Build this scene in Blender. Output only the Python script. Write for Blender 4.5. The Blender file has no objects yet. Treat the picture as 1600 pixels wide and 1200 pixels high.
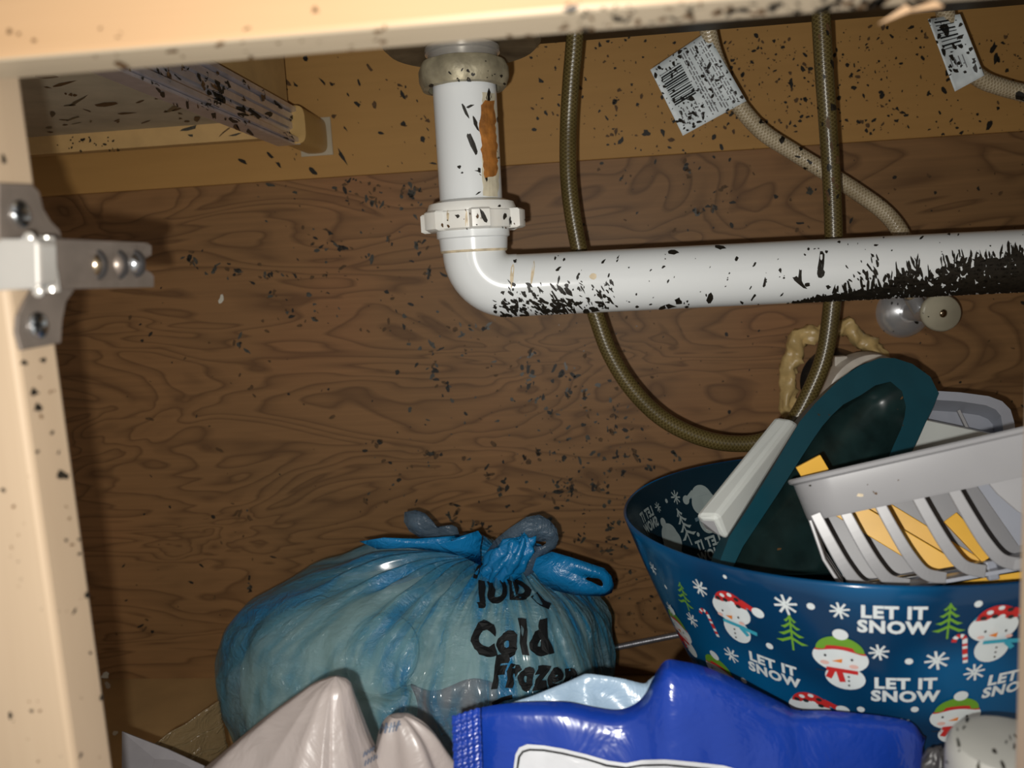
import bpy, bmesh, math, random
from mathutils import Vector, Matrix, noise
from mathutils.bvhtree import BVHTree
random.seed(7)
V = Vector
SC = bpy.context.scene
COL = SC.collection

# ------------------------------------------------------------------ camera, light, exposure
FPX = 1250.0
_y, _p, _r = math.radians(5.5), math.radians(8.0), math.radians(3.1)
CF = V((-math.sin(_y)*math.cos(_p), math.cos(_y)*math.cos(_p), -math.sin(_p)))
_R0 = V((math.cos(_y), math.sin(_y), 0)); _U0 = _R0.cross(CF)
CR = _R0*math.cos(_r) - _U0*math.sin(_r)
CU = _U0*math.cos(_r) + _R0*math.sin(_r)
CAM = V((0, 0, 0.46665))
cam_d = bpy.data.cameras.new('camera'); cam = bpy.data.objects.new('camera', cam_d); COL.objects.link(cam)
M = Matrix((CR, CU, -CF)).transposed().to_4x4(); M.translation = CAM
cam.matrix_world = M
cam_d.sensor_width = 36.0; cam_d.lens = 36.0*FPX/1600.0
cam_d.clip_start = 0.01
cam_d.dof.use_dof = True; cam_d.dof.focus_distance = 0.62; cam_d.dof.aperture_fstop = cam_d.lens/3.6
SC.camera = cam

wd = bpy.data.worlds.new('room'); SC.world = wd; wd.use_nodes = True
wd.node_tree.nodes['Background'].inputs[0].default_value = (1.0, 0.93, 0.85, 1)
wd.node_tree.nodes['Background'].inputs[1].default_value = 0.42

# the phone's flash: a small lamp just left of and below the lens
fl_d = bpy.data.lights.new('phone_flash', 'SPOT'); fl = bpy.data.objects.new('phone_flash', fl_d); COL.objects.link(fl)
fl.location = CAM + V((-0.016, 0.0, -0.014))
fl.rotation_euler = cam.rotation_euler
fl.matrix_world = Matrix.Translation(fl.location) @ M.to_3x3().to_4x4()
fl_d.energy = 9.3; fl_d.color = (1.0, 0.97, 0.91)
fl_d.spot_size = math.radians(150); fl_d.spot_blend = 1.0; fl_d.shadow_soft_size = 0.003

SC.view_settings.view_transform = 'Standard'; SC.view_settings.look = 'None'
SC.view_settings.gamma = 1.0; SC.view_settings.use_curve_mapping = False
SC.view_settings.exposure = 0.0

# ------------------------------------------------------------------ helpers
def ray(px, py): return CF + CR*((px-800)/FPX) + CU*((600-py)/FPX)
def P(px, py, Y): d = ray(px, py); return CAM + d*(Y/d.y)          # a photo point at a real depth
def PX(px, py, X): d = ray(px, py); return CAM + d*(X/d.x)
def proj(p):
    q = p-CAM; z = q.dot(CF); return (800+FPX*q.dot(CR)/z, 600-FPX*q.dot(CU)/z)

def lin(c):
    return tuple(((v/255)/12.92 if v/255 <= .04045 else ((v/255+.055)/1.055)**2.4) for v in c)

class Nt:
    def __init__(s, name):
        s.m = bpy.data.materials.new(name); s.m.use_nodes = True; s.t = s.m.node_tree; s.n = s.t.nodes
        s.b = s.n['Principled BSDF']; s.out = s.n['Material Output']
    def new(s, typ, **kw):
        n = s.n.new(typ)
        for k, v in kw.items(): setattr(n, k, v)
        return n
    def link(s, a, b): s.t.links.new(a, b)
    def coords(s, scale=(1, 1, 1), kind='Object', rot=(0, 0, 0)):
        tc = s.new('ShaderNodeTexCoord'); mp = s.new('ShaderNodeMapping')
        mp.inputs['Scale'].default_value = scale; mp.inputs['Rotation'].default_value = rot
        s.link(tc.outputs[kind], mp.inputs['Vector']); return mp.outputs[0]
    def noise(s, vec, scale, detail=3, rough=.5, dist=0):
        n = s.new('ShaderNodeTexNoise'); s.link(vec, n.inputs['Vector'])
        n.inputs['Scale'].default_value = scale; n.inputs['Detail'].default_value = detail
        n.inputs['Roughness'].default_value = rough; n.inputs['Distortion'].default_value = dist
        return n.outputs['Fac']
    def ramp(s, fac, stops):
        r = s.new('ShaderNodeValToRGB'); s.link(fac, r.inputs[0]); e = r.color_ramp.elements
        while len(e) < len(stops): e.new(.5)
        for i, (p, c) in enumerate(stops):
            e[i].position = p; e[i].color = (*c, 1) if len(c) == 3 else c
        return r.outputs[0]
    def mix(s, fac, a, b, mode='MIX'):
        m = s.new('ShaderNodeMix', data_type='RGBA', blend_type=mode)
        for v, i in ((fac, 0), (a, 6), (b, 7)):
            if hasattr(v, 'is_linked') or hasattr(v, 'links'): s.link(v, m.inputs[i])
            else: m.inputs[i].default_value = v if i == 0 else (*v, 1)
        return m.outputs[2]
    def math(s, op, a, b=None):
        m = s.new('ShaderNodeMath', operation=op)
        for v, i in ((a, 0), (b, 1)):
            if v is None: continue
            if hasattr(v, 'links'): s.link(v, m.inputs[i])
            else: m.inputs[i].default_value = v
        return m.outputs[0]
    def bump(s, h, strength=.3, dist=.002):
        b = s.new('ShaderNodeBump'); b.inputs['Strength'].default_value = strength; b.inputs['Distance'].default_value = dist
        s.link(h, b.inputs['Height']); s.link(b.outputs[0], s.b.inputs['Normal']); return b.outputs[0]
    def base(s, c):
        if hasattr(c, 'links'): s.link(c, s.b.inputs['Base Color'])
        else: s.b.inputs['Base Color'].default_value = (*c, 1)
    def set(s, rough=.5, metal=0, spec=.5, **kw):
        s.b.inputs['Roughness'].default_value = rough; s.b.inputs['Metallic'].default_value = metal
        s.b.inputs['Specular IOR Level'].default_value = spec
        for k, v in kw.items(): s.b.inputs[k.replace('_', ' ')].default_value = v
        return s.m

def plain(name, col, rough=.5, metal=0, spec=.5, var=.12, vscale=40, bump=0, bscale=200, bdist=.001, **kw):
    n = Nt(name); vec = n.coords()
    f = n.noise(vec, vscale, 3)
    n.base(n.ramp(f, [(.25, tuple(c*(1-var) for c in col)), (.75, tuple(min(1, c*(1+var)) for c in col))]))
    if bump: n.bump(n.noise(vec, bscale, 3), bump, bdist)
    return n.set(rough, metal, spec, **kw)

MT = {}
# --- wood of the face frame
def wood_frame(name, a, b, axis='x'):
    n = Nt(name)
    sc = (3, 40, 60) if axis == 'x' else (60, 40, 3)
    vec = n.coords(sc)
    f = n.noise(vec, 1.0, 4, .6, .5); g = n.noise(n.coords((6, 6, 6)), 1.5, 2)
    c = n.mix(n.math('MULTIPLY', g, .5), n.ramp(f, [(.3, a), (.7, b)]), tuple(x*.86 for x in a))
    n.base(c); n.bump(f, .12, .0008)
    return n.set(.45, 0, .4)
MT['frame_x'] = wood_frame('maple_rail', (.36, .225, .118), (.41, .262, .145))
MT['frame_z'] = wood_frame('maple_stile', (.37, .275, .185), (.42, .32, .22), 'z')
MT['raw_edge'] = wood_frame('raw_wood', (.40, .33, .235), (.47, .39, .285))
# --- plywood with flame grain
def plywood():
    n = Nt('plywood'); vec = n.coords((1.5, 1, 5.2))
    f = n.noise(vec, 2.3, 2.5, .5, 1.1)
    lines = n.math('FRACT', n.math('MULTIPLY', f, 12.5))
    g = n.ramp(lines, [(0.0, (.62, .60, .58)), (.14, (1.0, 1.0, 1.0)), (.55, (.98, .98, .98)), (.86, (.80, .79, .78)), (1.0, (.55, .52, .50))])
    fine = n.noise(n.coords((6, 1, 190)), 1.0, 3, .6)
    big = n.noise(n.coords((1, 1, 1)), 3.2, 2)
    col = n.ramp(big, [(.3, (.220, .120, .048)), (.55, (.262, .134, .052)), (.75, (.310, .136, .056))])
    col = n.mix(1.0, col, g, 'MULTIPLY')
    col = n.mix(1.0, col, n.ramp(fine, [(.3, (.88, .88, .88)), (.7, (1.08, 1.08, 1.08))]), 'MULTIPLY')
    n.base(col); n.bump(fine, .15, .0006)
    return n.set(.55, 0, .35)
MT['plywood'] = plywood()
def tanboard():
    n = Nt('tan_board'); f = n.noise(n.coords((2, 2, 30)), 4, 3); g = n.noise(n.coords(), 5, 2)
    c = n.mix(n.math('MULTIPLY', g, .6), n.ramp(f, [(.3, (.41, .228, .072)), (.7, (.45, .252, .080))]), (.37, .195, .055))
    n.base(c); return n.set(.6, 0, .3)
MT['tan'] = tanboard()
MT['floor'] = plain('cabinet_floor_board', (.42, .27, .12), .5, var=.15, vscale=18)
MT['side'] = plain('side_panel', (.40, .26, .12), .6)
MT['drawer_bottom'] = plain('drawer_bottom_board', (.42, .36, .26), .7, var=.15, vscale=30)
MT['drawer_wood'] = plain('drawer_wood', (.50, .32, .13), .55)
MT['counter'] = plain('counter_underside', (.20, .13, .07), .7)
MT['zinc'] = plain('galvanised_steel', (.62, .60, .64), .34, .75, .5, var=.12, vscale=90)
MT['bracket'] = plain('tan_plastic', (.46, .29, .10), .4, spec=.5, var=.05)
MT['chrome'] = plain('nickel', (.62, .60, .56), .25, .65, .5, var=.06)
MT['nickel_dull'] = plain('dull_nickel', (.24, .20, .17), .38, .6, .5, var=.15, vscale=120)
MT['screw'] = plain('screw_steel', (.62, .66, .70), .2, 1.0)
MT['screw_dark'] = plain('brassy_screw', (.40, .32, .22), .25, 1.0)
MT['pvc'] = plain('white_pvc', (.80, .83, .84), .16, 0, .5, var=.02, vscale=12)
def pvc_aged():
    n = Nt('aged_pvc'); f = n.noise(n.coords(), 45, 3)
    n.base(n.ramp(f, [(.35, (.84, .84, .80)), (.64, (.83, .81, .75)), (.82, (.68, .55, .36))])); return n.set(.28, 0, .5)
MT['pvc_aged'] = pvc_aged()
MT['stain_tan'] = plain('brown_residue', (.66, .55, .38), .5, var=.3, vscale=150)
MT['rust'] = plain('rusty_label', (.34, .13, .022), .7, var=.45, vscale=130, bump=.5)
MT['label_pale'] = plain('label_glue', (.66, .60, .45), .5, var=.15, vscale=120)
MT['zinc_nut'] = plain('corroded_zinc', (.36, .32, .22), .5, .35, .5, var=.35, vscale=80, bump=.5, bscale=160)
MT['sink_dark'] = plain('sink_underside', (.10, .085, .06), .6, .2, var=.3, vscale=40)
MT['gasket'] = plain('strainer_flange', (.17, .14, .09), .45, .4, var=.4, vscale=60)
MT['foam'] = plain('expanding_foam', (.56, .40, .17), .35, 0, .5, var=.25, vscale=50, bump=.4, bscale=120)
MT['abs'] = plain('black_abs', (.03, .028, .028), .3)
MT['coupling'] = plain('white_coupling', (.62, .57, .50), .4, var=.2)
MT['dome'] = plain('chrome_escutcheon', (.62, .63, .65), .25, .6)
MT['knob'] = plain('yellowed_knob', (.44, .41, .31), .35, 0, .5)
MT['teal'] = plain('teal_plastic', (.010, .070, .100), .3, 0, .5, var=.1)
MT['teal_in'] = plain('shaded_teal_plastic', (.012, .030, .030), .3, 0, .4, var=.5, vscale=45)  # teal darkened to carry the shade inside the tray's hollow
MT['white_plastic'] = plain('white_plastic', (.60, .63, .61), .32, 0, .5, var=.03)
MT['gray_plastic'] = plain('light_gray_plastic', (.325, .325, .34), .33, 0, .5, var=.03)
MT['gray_shade'] = plain('shaded_gray_plastic', (.20, .20, .215), .4, var=.05)  # basket grey darkened in colour so its back wall looks shadowed
MT['gray_tray'] = plain('gray_tray_plastic', (.34, .36, .42), .3, 0, .5, var=.04)
MT['yellow'] = plain('yellow_paint', (.84, .47, .055), .4, 0, .4, var=.08)
MT['yellow_edge'] = plain('yellow_edge', (.42, .16, .02), .5)
MT['wire'] = plain('chrome_wire', (.75, .77, .80), .15, 1.0)
MT['paper'] = None
def paper():
    n = Nt('tag_paper'); f = n.noise(n.coords(), 110, 3)
    n.base(n.ramp(f, [(.3, (.60, .66, .68)), (.7, (.74, .80, .82))])); return n.set(.5, 0, .3)
MT['paper'] = paper()
MT['ink_gray'] = plain('tag_ink', (.17, .17, .18), .6)
MT['ink'] = plain('black_ink', (.010, .011, .012), .6, spec=.2)
MT['ink_blue'] = plain('faded_blue_ink', (.10, .13, .19), .5)
MT['mold'] = plain('black_mold', (.016, .013, .009), .5, 0, .35, var=.4, vscale=300)
MT['mold_soft'] = plain('brown_mold', (.10, .054, .022), .6, 0, .3, var=.4, vscale=300)
MT['mold_gray'] = plain('gray_mold', (.05, .047, .036), .35, 0, .5, var=.5, vscale=300)
MT['fluff'] = plain('pale_fluff', (.6, .58, .5), .8)
MT['cable'] = plain('armoured_cable', (.22, .22, .24), .35, .6)
MT['dark_bag'] = plain('black_plastic', (.05, .048, .05), .35, var=.5, vscale=60)
MT['can_white'] = plain('white_can', (.42, .42, .39), .5, var=.06)
MT['content_pale'] = plain('pale_contents', (.84, .84, .76), .5, var=.12, vscale=22)
MT['content_lid'] = plain('white_tub', (.86, .88, .80), .4, var=.06)
MT['content_pink'] = plain('pink_packet', (.60, .26, .24), .5, var=.2)
MT['grey_card'] = plain('grey_card', (.30, .29, .31), .6)

def braid(name, a, b, c, nu, nv, rough=.35, bs=.3):
    n = Nt(name); tc = n.new('ShaderNodeUVMap'); sp = n.new('ShaderNodeSeparateXYZ'); n.link(tc.outputs[0], sp.inputs[0])
    u = n.math('MULTIPLY', sp.outputs[0], nu*2*math.pi); v = n.math('MULTIPLY', sp.outputs[1], nv)
    s1 = n.math('SINE', n.math('ADD', u, v)); s2 = n.math('SINE', n.math('SUBTRACT', u, v))
    mx = n.math('MAXIMUM', s1, s2)
    c1 = n.ramp(n.math('MULTIPLY_ADD', mx, .5) if False else n.math('ADD', n.math('MULTIPLY', mx, .5), .5), [(.72, a), (.97, b)])
    d = n.noise(n.coords(), 26, 3)
    n.base(n.mix(n.ramp(d, [(.45, (0, 0, 0)), (.75, (.6, .6, .6))]), c1, c)); n.bump(mx, bs, .0005)
    return n.set(rough, 0, .5)
MT['hose'] = braid('braided_hose', (.075, .053, .015), (.15, .115, .042), (.045, .033, .010), 9, 1900, .3, .08)
MT['supply'] = braid('braided_supply_line', (.36, .29, .18), (.62, .53, .38), (.22, .16, .08), 8, 1900, .25)

def film(name, col, trans, tint, rough=.28, wr=70, st=.5, stretch=(1, 1, 1)):
    n = Nt(name); vec = n.coords(stretch)
    f = n.noise(vec, 9, 3, .5, .5); w = n.noise(vec, wr, 4, .6, 1.2)
    n.base(n.ramp(f, [(.3, tuple(c*.75 for c in col)), (.7, tuple(min(1, c*1.25) for c in col))]))
    n.bump(w, st, .004); n.set(rough, 0, .6)
    if trans > 0:
        t = n.new('ShaderNodeBsdfTransparent'); t.inputs[0].default_value = (*tint, 1)
        m = n.new('ShaderNodeMixShader'); m.inputs[0].default_value = trans
        n.link(n.b.outputs[0], m.inputs[1]); n.link(t.outputs[0], m.inputs[2]); n.link(m.outputs[0], n.out.inputs[0])
    return n.m
def bag_film_mat():
    n = Nt('blue_bag_film'); uvn = n.new('ShaderNodeUVMap'); mp = n.new('ShaderNodeMapping'); mp.inputs['Scale'].default_value = (46, 3.2, 1); n.link(uvn.outputs[0], mp.inputs[0])
    sp = n.new('ShaderNodeSeparateXYZ'); n.link(uvn.outputs[0], sp.inputs[0])
    rad = n.noise(mp.outputs[0], 1.0, 3, .55, .4)
    obj = n.coords(); cr = n.noise(n.coords((1, 1, 1.8), rot=(0, .6, 0)), 46, 5, .66, 1.8); big = n.noise(obj, 7, 2)
    near = n.ramp(sp.outputs[1], [(.0, (1, 1, 1)), (.18, (.75, .75, .75)), (.5, (.12, .12, .12)), (1, (0, 0, 0))])
    dens = n.math('ADD', n.math('ADD', n.math('MULTIPLY', n.math('SUBTRACT', rad, .5), 1.7), .47), n.math('MULTIPLY', near, .30))
    dens = n.math('ADD', dens, n.math('MULTIPLY', n.math('SUBTRACT', big, .5), .5))
    n.base(n.ramp(dens, [(.36, (.22, .37, .44)), (.56, (.07, .27, .40)), (.82, (.006, .22, .50))]))
    fine = n.noise(n.coords((1, 1, 2.2), rot=(0, .9, 0)), 120, 3, .6, 1.0)
    n.bump(n.math('ADD', n.math('ADD', n.math('MULTIPLY', rad, .9), cr), n.math('MULTIPLY', fine, .22)), .7, .006); n.set(.15, 0, 1.0, Coat_Weight=.6, Coat_Roughness=.12)
    t = n.new('ShaderNodeBsdfTransparent'); t.inputs[0].default_value = (.72, .92, .97, 1)
    m = n.new('ShaderNodeMixShader'); n.link(n.ramp(dens, [(.36, (.55, .55, .55)), (.60, (.40, .40, .40)), (.85, (.12, .12, .12))]), m.inputs[0])
    n.link(n.b.outputs[0], m.inputs[1]); n.link(t.outputs[0], m.inputs[2]); n.link(m.outputs[0], n.out.inputs[0]); return n.m
MT['blue_film'] = bag_film_mat()
MT['blue_film2'] = film('blue_handle_film', (.006, .20, .48), .15, (.2, .6, .9), .3, 60, .6)
MT['grey_film'] = film('thin_handle_film', (.13, .19, .25), .55, (.6, .75, .9), .25, 70, .9)
MT['white_film'] = film('white_bag_film', (.36, .315, .30), 0, (1, 1, 1), .32, 30, .35)
MT['clear_film'] = film('clear_crinkled_film', (.26, .19, .10), .35, (.9, .8, .6), .22, 60, .8)
MT['pack_blue'] = film('royal_blue_film', (.007, .038, .29), 0, (1, 1, 1), .2, 24, .45)
MT['pack_liner'] = film('pale_blue_film', (.33, .46, .60), 0, (1, 1, 1), .28, 40, .5)
MT['pack_label'] = plain('white_label', (.60, .62, .66), .3)

def bowl_mat():
    n = Nt('translucent_blue_plastic'); f = n.noise(n.coords((1, 1, 1.4), rot=(0, .7, 0)), 8, 1.5)
    n.base(n.ramp(f, [(.40, (.004, .040, .11)), (.58, (.002, .11, .29))])); n.set(.16, 0, .5)
    t = n.new('ShaderNodeBsdfTranslucent'); t.inputs[0].default_value = (.0, .06, .18, 1)
    m = n.new('ShaderNodeMixShader'); m.inputs[0].default_value = .15
    n.link(n.b.outputs[0], m.inputs[1]); n.link(t.outputs[0], m.inputs[2]); n.link(m.outputs[0], n.out.inputs[0])
    return n.m
MT['bowl'] = bowl_mat()
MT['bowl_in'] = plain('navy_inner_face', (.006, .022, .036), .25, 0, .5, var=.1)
for k, c in dict(p_white=(.66, .72, .74), p_red=(.52, .028, .028), p_green=(.14, .33, .03), p_teal=(.04, .34, .47), p_orange=(.72, .22, .03),
                 p_pink=(.72, .45, .40), p_dark=(.02, .025, .03), p_ghost=(.30, .36, .36), p_ghostlow=(.10, .16, .20)).items():
    MT[k] = plain('print_'+k[2:], c, .3, var=.04)

ORI = {}
def new_obj(name, me, parent=None, origin=None):
    o = bpy.data.objects.new(name, me); COL.objects.link(o)
    if parent is not None:
        o.parent = parent; ORI[o.name] = ORI[parent.name].copy()
    else:
        o.location = origin; ORI[o.name] = V(origin)
    return o
def thing(name, label, cat, loc, group=None):
    o = bpy.data.objects.new(name, None); COL.objects.link(o); o.empty_display_size = .02
    o.location = loc; ORI[o.name] = V(loc); o['label'] = label; o['category'] = cat
    if group: o['group'] = group
    return o
def tag(o, label, cat=None, group=None, kind=None):
    o['label'] = label
    if cat: o['category'] = cat
    if group: o['group'] = group
    if kind: o['kind'] = kind
    return o

class MB:
    def __init__(s): s.v = []; s.f = []; s.uv = {}; s.mi = []
    def add(s, vs, fs, mi=0, uvs=None):
        b = len(s.v); s.v += [V(x) for x in vs]
        for k, f in enumerate(fs):
            if uvs: s.uv[len(s.f)] = uvs[k]
            s.f.append([i+b for i in f]); s.mi.append(mi)
        return s
    def box(s, lo, hi, mi=0):
        x0, y0, z0 = lo; x1, y1, z1 = hi
        return s.hexa([(x0,y0,z0),(x1,y0,z0),(x1,y1,z0),(x0,y1,z0),(x0,y0,z1),(x1,y0,z1),(x1,y1,z1),(x0,y1,z1)], mi)
    def hexa(s, p, mi=0):
        return s.add(p, [(0,3,2,1),(4,5,6,7),(0,1,5,4),(1,2,6,5),(2,3,7,6),(3,0,4,7)], mi)
    def prism(s, pts, ext, mi=0):
        n = len(pts); ext = V(ext); pts = [V(p) for p in pts]
        return s.add(pts+[p+ext for p in pts], [list(range(n))[::-1], list(range(n, 2*n))]+[(i, (i+1) % n, n+(i+1) % n, n+i) for i in range(n)], mi)
    def tube(s, path, r, seg=16, mi=0, caps=True, closed=False):
        path = [V(p) for p in path]; n = len(path); rings = []; acc = 0; us = []
        up = None; vs = []; ln = []
        for i, p in enumerate(path):
            t = (path[min(i+1, n-1)]-path[max(i-1, 0)]).normalized()
            if up is None: up = t.orthogonal().normalized()
            up = (up-t*up.dot(t)).normalized(); w = t.cross(up)
            if i: acc += (p-path[i-1]).length
            ln.append(acc); rr = r(i/(n-1)) if callable(r) else r
            for k in range(seg):
                a = 2*math.pi*k/seg; vs.append(p+(up*math.cos(a)+w*math.sin(a))*rr)
        fs = []; uv = []
        for i in range(n-1):
            for k in range(seg):
                k2 = (k+1) % seg
                fs.append((i*seg+k, i*seg+k2, (i+1)*seg+k2, (i+1)*seg+k))
                uv.append(((k/seg, ln[i]), ((k+1)/seg, ln[i]), ((k+1)/seg, ln[i+1]), (k/seg, ln[i+1])))
        if caps:
            fs += [list(range(seg))[::-1], [(n-1)*seg+k for k in range(seg)]]; uv += [[(0, 0)]*seg]*2
        return s.add(vs, fs, mi, uv)
    def lathe(s, o, axis, prof, seg=32, mi=0, cap=True):
        o = V(o); a = V(axis).normalized(); u = a.orthogonal().normalized(); w = a.cross(u); vs = []
        for r, h in prof:
            for k in range(seg):
                t = 2*math.pi*k/seg; vs.append(o+a*h+(u*math.cos(t)+w*math.sin(t))*r)
        fs = [(i*seg+k, i*seg+(k+1) % seg, (i+1)*seg+(k+1) % seg, (i+1)*seg+k) for i in range(len(prof)-1) for k in range(seg)]
        if cap: fs += [list(range(seg))[::-1], [(len(prof)-1)*seg+k for k in range(seg)]]
        return s.add(vs, fs, mi)
    def grid(s, fn, nu, nv, closed_u=False, mi=0, uv=False):
        vs = [fn(i/(nu if closed_u else nu-1), j/(nv-1)) for j in range(nv) for i in range(nu)]
        fs = []
        for j in range(nv-1):
            for i in range(nu if closed_u else nu-1):
                i2 = (i+1) % nu; fs.append((j*nu+i, j*nu+i2, (j+1)*nu+i2, (j+1)*nu+i))
        uvs = [((i/nu, j/nv), ((i+1)/nu, j/nv), ((i+1)/nu, (j+1)/nv), (i/nu, (j+1)/nv)) for j in range(nv-1) for i in range(nu if closed_u else nu-1)] if uv else None
        return s.add(vs, fs, mi, uvs)
    def bar(s, path, width, thick, facing=(0, -1, 0), mi=0):
        """flat strap along a path; facing = broad side's normal"""
        path = [V(p) for p in path]; n = len(path); fz = V(facing).normalized(); vs = []
        for i, p in enumerate(path):
            t = (path[min(i+1, n-1)]-path[max(i-1, 0)]).normalized(); nn = (fz-t*fz.dot(t)).normalized(); w = t.cross(nn)
            wd = width(i/(n-1)) if callable(width) else width
            for a, b in ((-.5, .5), (.5, .5), (.5, -.5), (-.5, -.5)): vs.append(p+w*(a*wd)+nn*(b*thick))
        fs = [(0, 1, 2, 3), tuple((n-1)*4+k for k in (3, 2, 1, 0))]
        for i in range(n-1):
            for k in range(4): fs.append((i*4+k, (i+1)*4+k, (i+1)*4+(k+1) % 4, i*4+(k+1) % 4))
        return s.add(vs, fs, mi)
    def build(s, name, mat, parent=None, smooth=False, bevel=0, origin=None, fix=True, solid=0, sub=0, angle=None):
        if parent is not None: org = ORI[parent.name]
        else:
            if origin is None:
                lo = [min(v[i] for v in s.v) for i in range(3)]; hi = [max(v[i] for v in s.v) for i in range(3)]
                origin = ((lo[0]+hi[0])/2, (lo[1]+hi[1])/2, lo[2])
            org = V(origin)
        me = bpy.data.meshes.new(name); me.from_pydata([v-org for v in s.v], [], s.f)
        for m in (mat if isinstance(mat, (list, tuple)) else [mat]): me.materials.append(MT[m] if isinstance(m, str) else m)
        for p, k in zip(me.polygons, s.mi): p.material_index = k
        if s.uv:
            ul = me.uv_layers.new(name='UVMap')
            for p in me.polygons:
                if p.index in s.uv:
                    for li, c in zip(p.loop_indices, s.uv[p.index]): ul.data[li].uv = c
        if fix and not s.uv:
            bm = bmesh.new(); bm.from_mesh(me); bmesh.ops.recalc_face_normals(bm, faces=bm.faces[:]); bm.to_mesh(me); bm.free()
        if smooth:
            for p in me.polygons: p.use_smooth = True
            if angle: me.set_sharp_from_angle(angle=math.radians(angle))
        o = new_obj(name, me, parent, origin if parent is None else None)
        if solid: m = o.modifiers.new('s', 'SOLIDIFY'); m.thickness = solid; m.offset = 0
        if bevel:
            m = o.modifiers.new('b', 'BEVEL'); m.width = bevel; m.segments = 2; m.limit_method = 'ANGLE'; m.angle_limit = math.radians(40)
        if sub: m = o.modifiers.new('d', 'SUBSURF'); m.levels = m.render_levels = sub
        return o

def smooth_path(pts, n=8):
    pts = [V(p) for p in pts]; out = []
    for i in range(len(pts)-1):
        p0, p1, p2, p3 = pts[max(i-1, 0)], pts[i], pts[i+1], pts[min(i+2, len(pts)-1)]
        for k in range(n):
            t = k/n; out.append(.5*((2*p1)+(p2-p0)*t+(2*p0-5*p1+4*p2-p3)*t*t+(3*p1-p0-3*p2+p3)*t**3))
    out.append(pts[-1]); return out
def struct(o, label): o['kind'] = 'structure'; o['label'] = label; return o

# ================================================================== THE SETTING
YF0, YF1 = .240, .262          # top rail
YS0, YS1 = .255, .277          # stiles
YW = .870                      # plywood back
XL, XR = -.80, .50
ZC = .80
ZB = .5775                     # plywood top / tan board bottom
struct(MB().box((XL, YW, 0), (XR, YW+.012, ZB)).build('wall_back', 'plywood', origin=(0, YW, 0)), 'brown plywood back panel with flame grain, lower cabinet back')
struct(MB().box((XL, YW-.006, ZB), (XR, YW+.012, ZC)).build('trim_4', 'tan', bevel=.001, origin=(0, YW, ZB)), 'tan board across the top of the cabinet back')
struct(MB().box((XL, .20, -.018), (XR, YW+.012, 0)).build('floor', 'floor', origin=(0, .5, 0)), 'tan cabinet floor board')
struct(MB().box((XL-.016, .20, -.018), (XL, YW+.012, ZC)).build('wall_left', 'side'), 'left side panel of the cabinet')
struct(MB().box((XR, .20, -.018), (XR+.016, YW+.012, ZC)).build('wall_right', 'side'), 'right side panel of the cabinet')
struct(MB().box((XL, .20, ZC), (XR, YW+.012, ZC+.03)).build('ceiling', 'counter'), 'underside of the countertop over the cabinet')
zr = .5386
rl = struct(MB().box((-.62, YF0, zr), (.45, YF1, zr+.14)).build('trim_1', ['frame_x', 'raw_edge'], bevel=.0015, origin=(0, YF0, zr)), 'light maple top rail of the cabinet face frame')
for p in rl.data.polygons: p.material_index = 1 if p.normal.z < -.5 else 0      # unfinished lower edge
struct(MB().hexa([(-.275, YS0, -.018), (-.1930, YS0, -.018), (-.1930, YS1, -.018), (-.275, YS1, -.018),
                  (-.275, YS0, zr+.1), (-.1935, YS0, zr+.1), (-.1935, YS1, zr+.1), (-.275, YS1, zr+.1)]).build('trim_2', 'frame_z', bevel=.002, origin=(-.2, YS0, 0)), 'light maple stile on the left carrying the hinge')
struct(MB().hexa([(.1475, YS0, -.018), (.215, YS0, -.018), (.215, YS1, -.018), (.1475, YS1, -.018),
                  (.1418, YS0, zr+.1), (.215, YS0, zr+.1), (.215, YS1, zr+.1), (.1418, YS1, zr+.1)]).build('trim_3', 'frame_z', bevel=.002, origin=(.17, YS0, 0)), 'light maple stile along the right edge')
# torn splinters under the rail on the right
for (x, y, dx, dy) in ((1372, 38, 55, -22), (1405, 20, 70, -10)):
    a = P(x, y, YF1-.002); b = P(x+dx, y+dy, YF1-.004); c = P(x+dx*.8, y+dy-9, YF1-.004)
    MB().prism([a, b, c], (0, .0018, 0)).build('splinter', 'frame_x', bpy.data.objects['trim_1'])

# ================================================================== DRAWER AND SLIDE
zb = P(80, 212, .80).z
xs = P(452, 196, .80).x
t = thing('drawer', 'wooden drawer seen from below at upper left, its grey bottom spotted with mold', 'drawer', (-.5, .5, zb))
MB().box((-.74, .30, zb), (xs-.016, .80, zb+.006)).build('bottom_panel', 'drawer_bottom', t)
zl = P(80, 240, .80).z
MB().box((-.74, .80, zl), (xs-.016, .815, zb+.10)).build('back_panel', 'drawer_wood', t, bevel=.001)
MB().box((xs-.016, .30, zb-.004), (xs-.0045, .815, zb+.10)).build('side_panel', 'drawer_wood', t, bevel=.001)
t = thing('drawer_slide', 'moldy galvanised drawer slide running back to a tan rear bracket', 'drawer slide', (xs, .56, zl))
za, zt2 = P(460, 222, .795).z, P(455, 168, .795).z
hh = zt2-za
def chan(x0, x1, y0, y1, prof): # profile in (x, z)
    m = MB(); m.prism([(x, y0, z) for x, z in prof], (0, y1-y0, 0)); return m
pr = [(xs-.004, za), (xs+.010, za), (xs+.010, za+.004), (xs+.002, za+.005), (xs+.002, za+.012), (xs+.005, za+.013), (xs+.005, za+.019), (xs+.003, za+.020), (xs+.006, za+.021), (xs+.006, za+.027), (xs+.003, za+.028),
      (xs+.003, za+hh-.005), (xs+.010, za+hh-.004), (xs+.010, za+hh), (xs-.004, za+hh)]
chan(0, 0, .30, .795, pr).build('outer_channel', 'zinc', t)
MB().box((xs-.012, .30, za-.003), (xs+.006, .795, za-.0003)).build('bottom_flange', 'zinc', t, bevel=.0006)
m = MB(); pts = []
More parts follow.
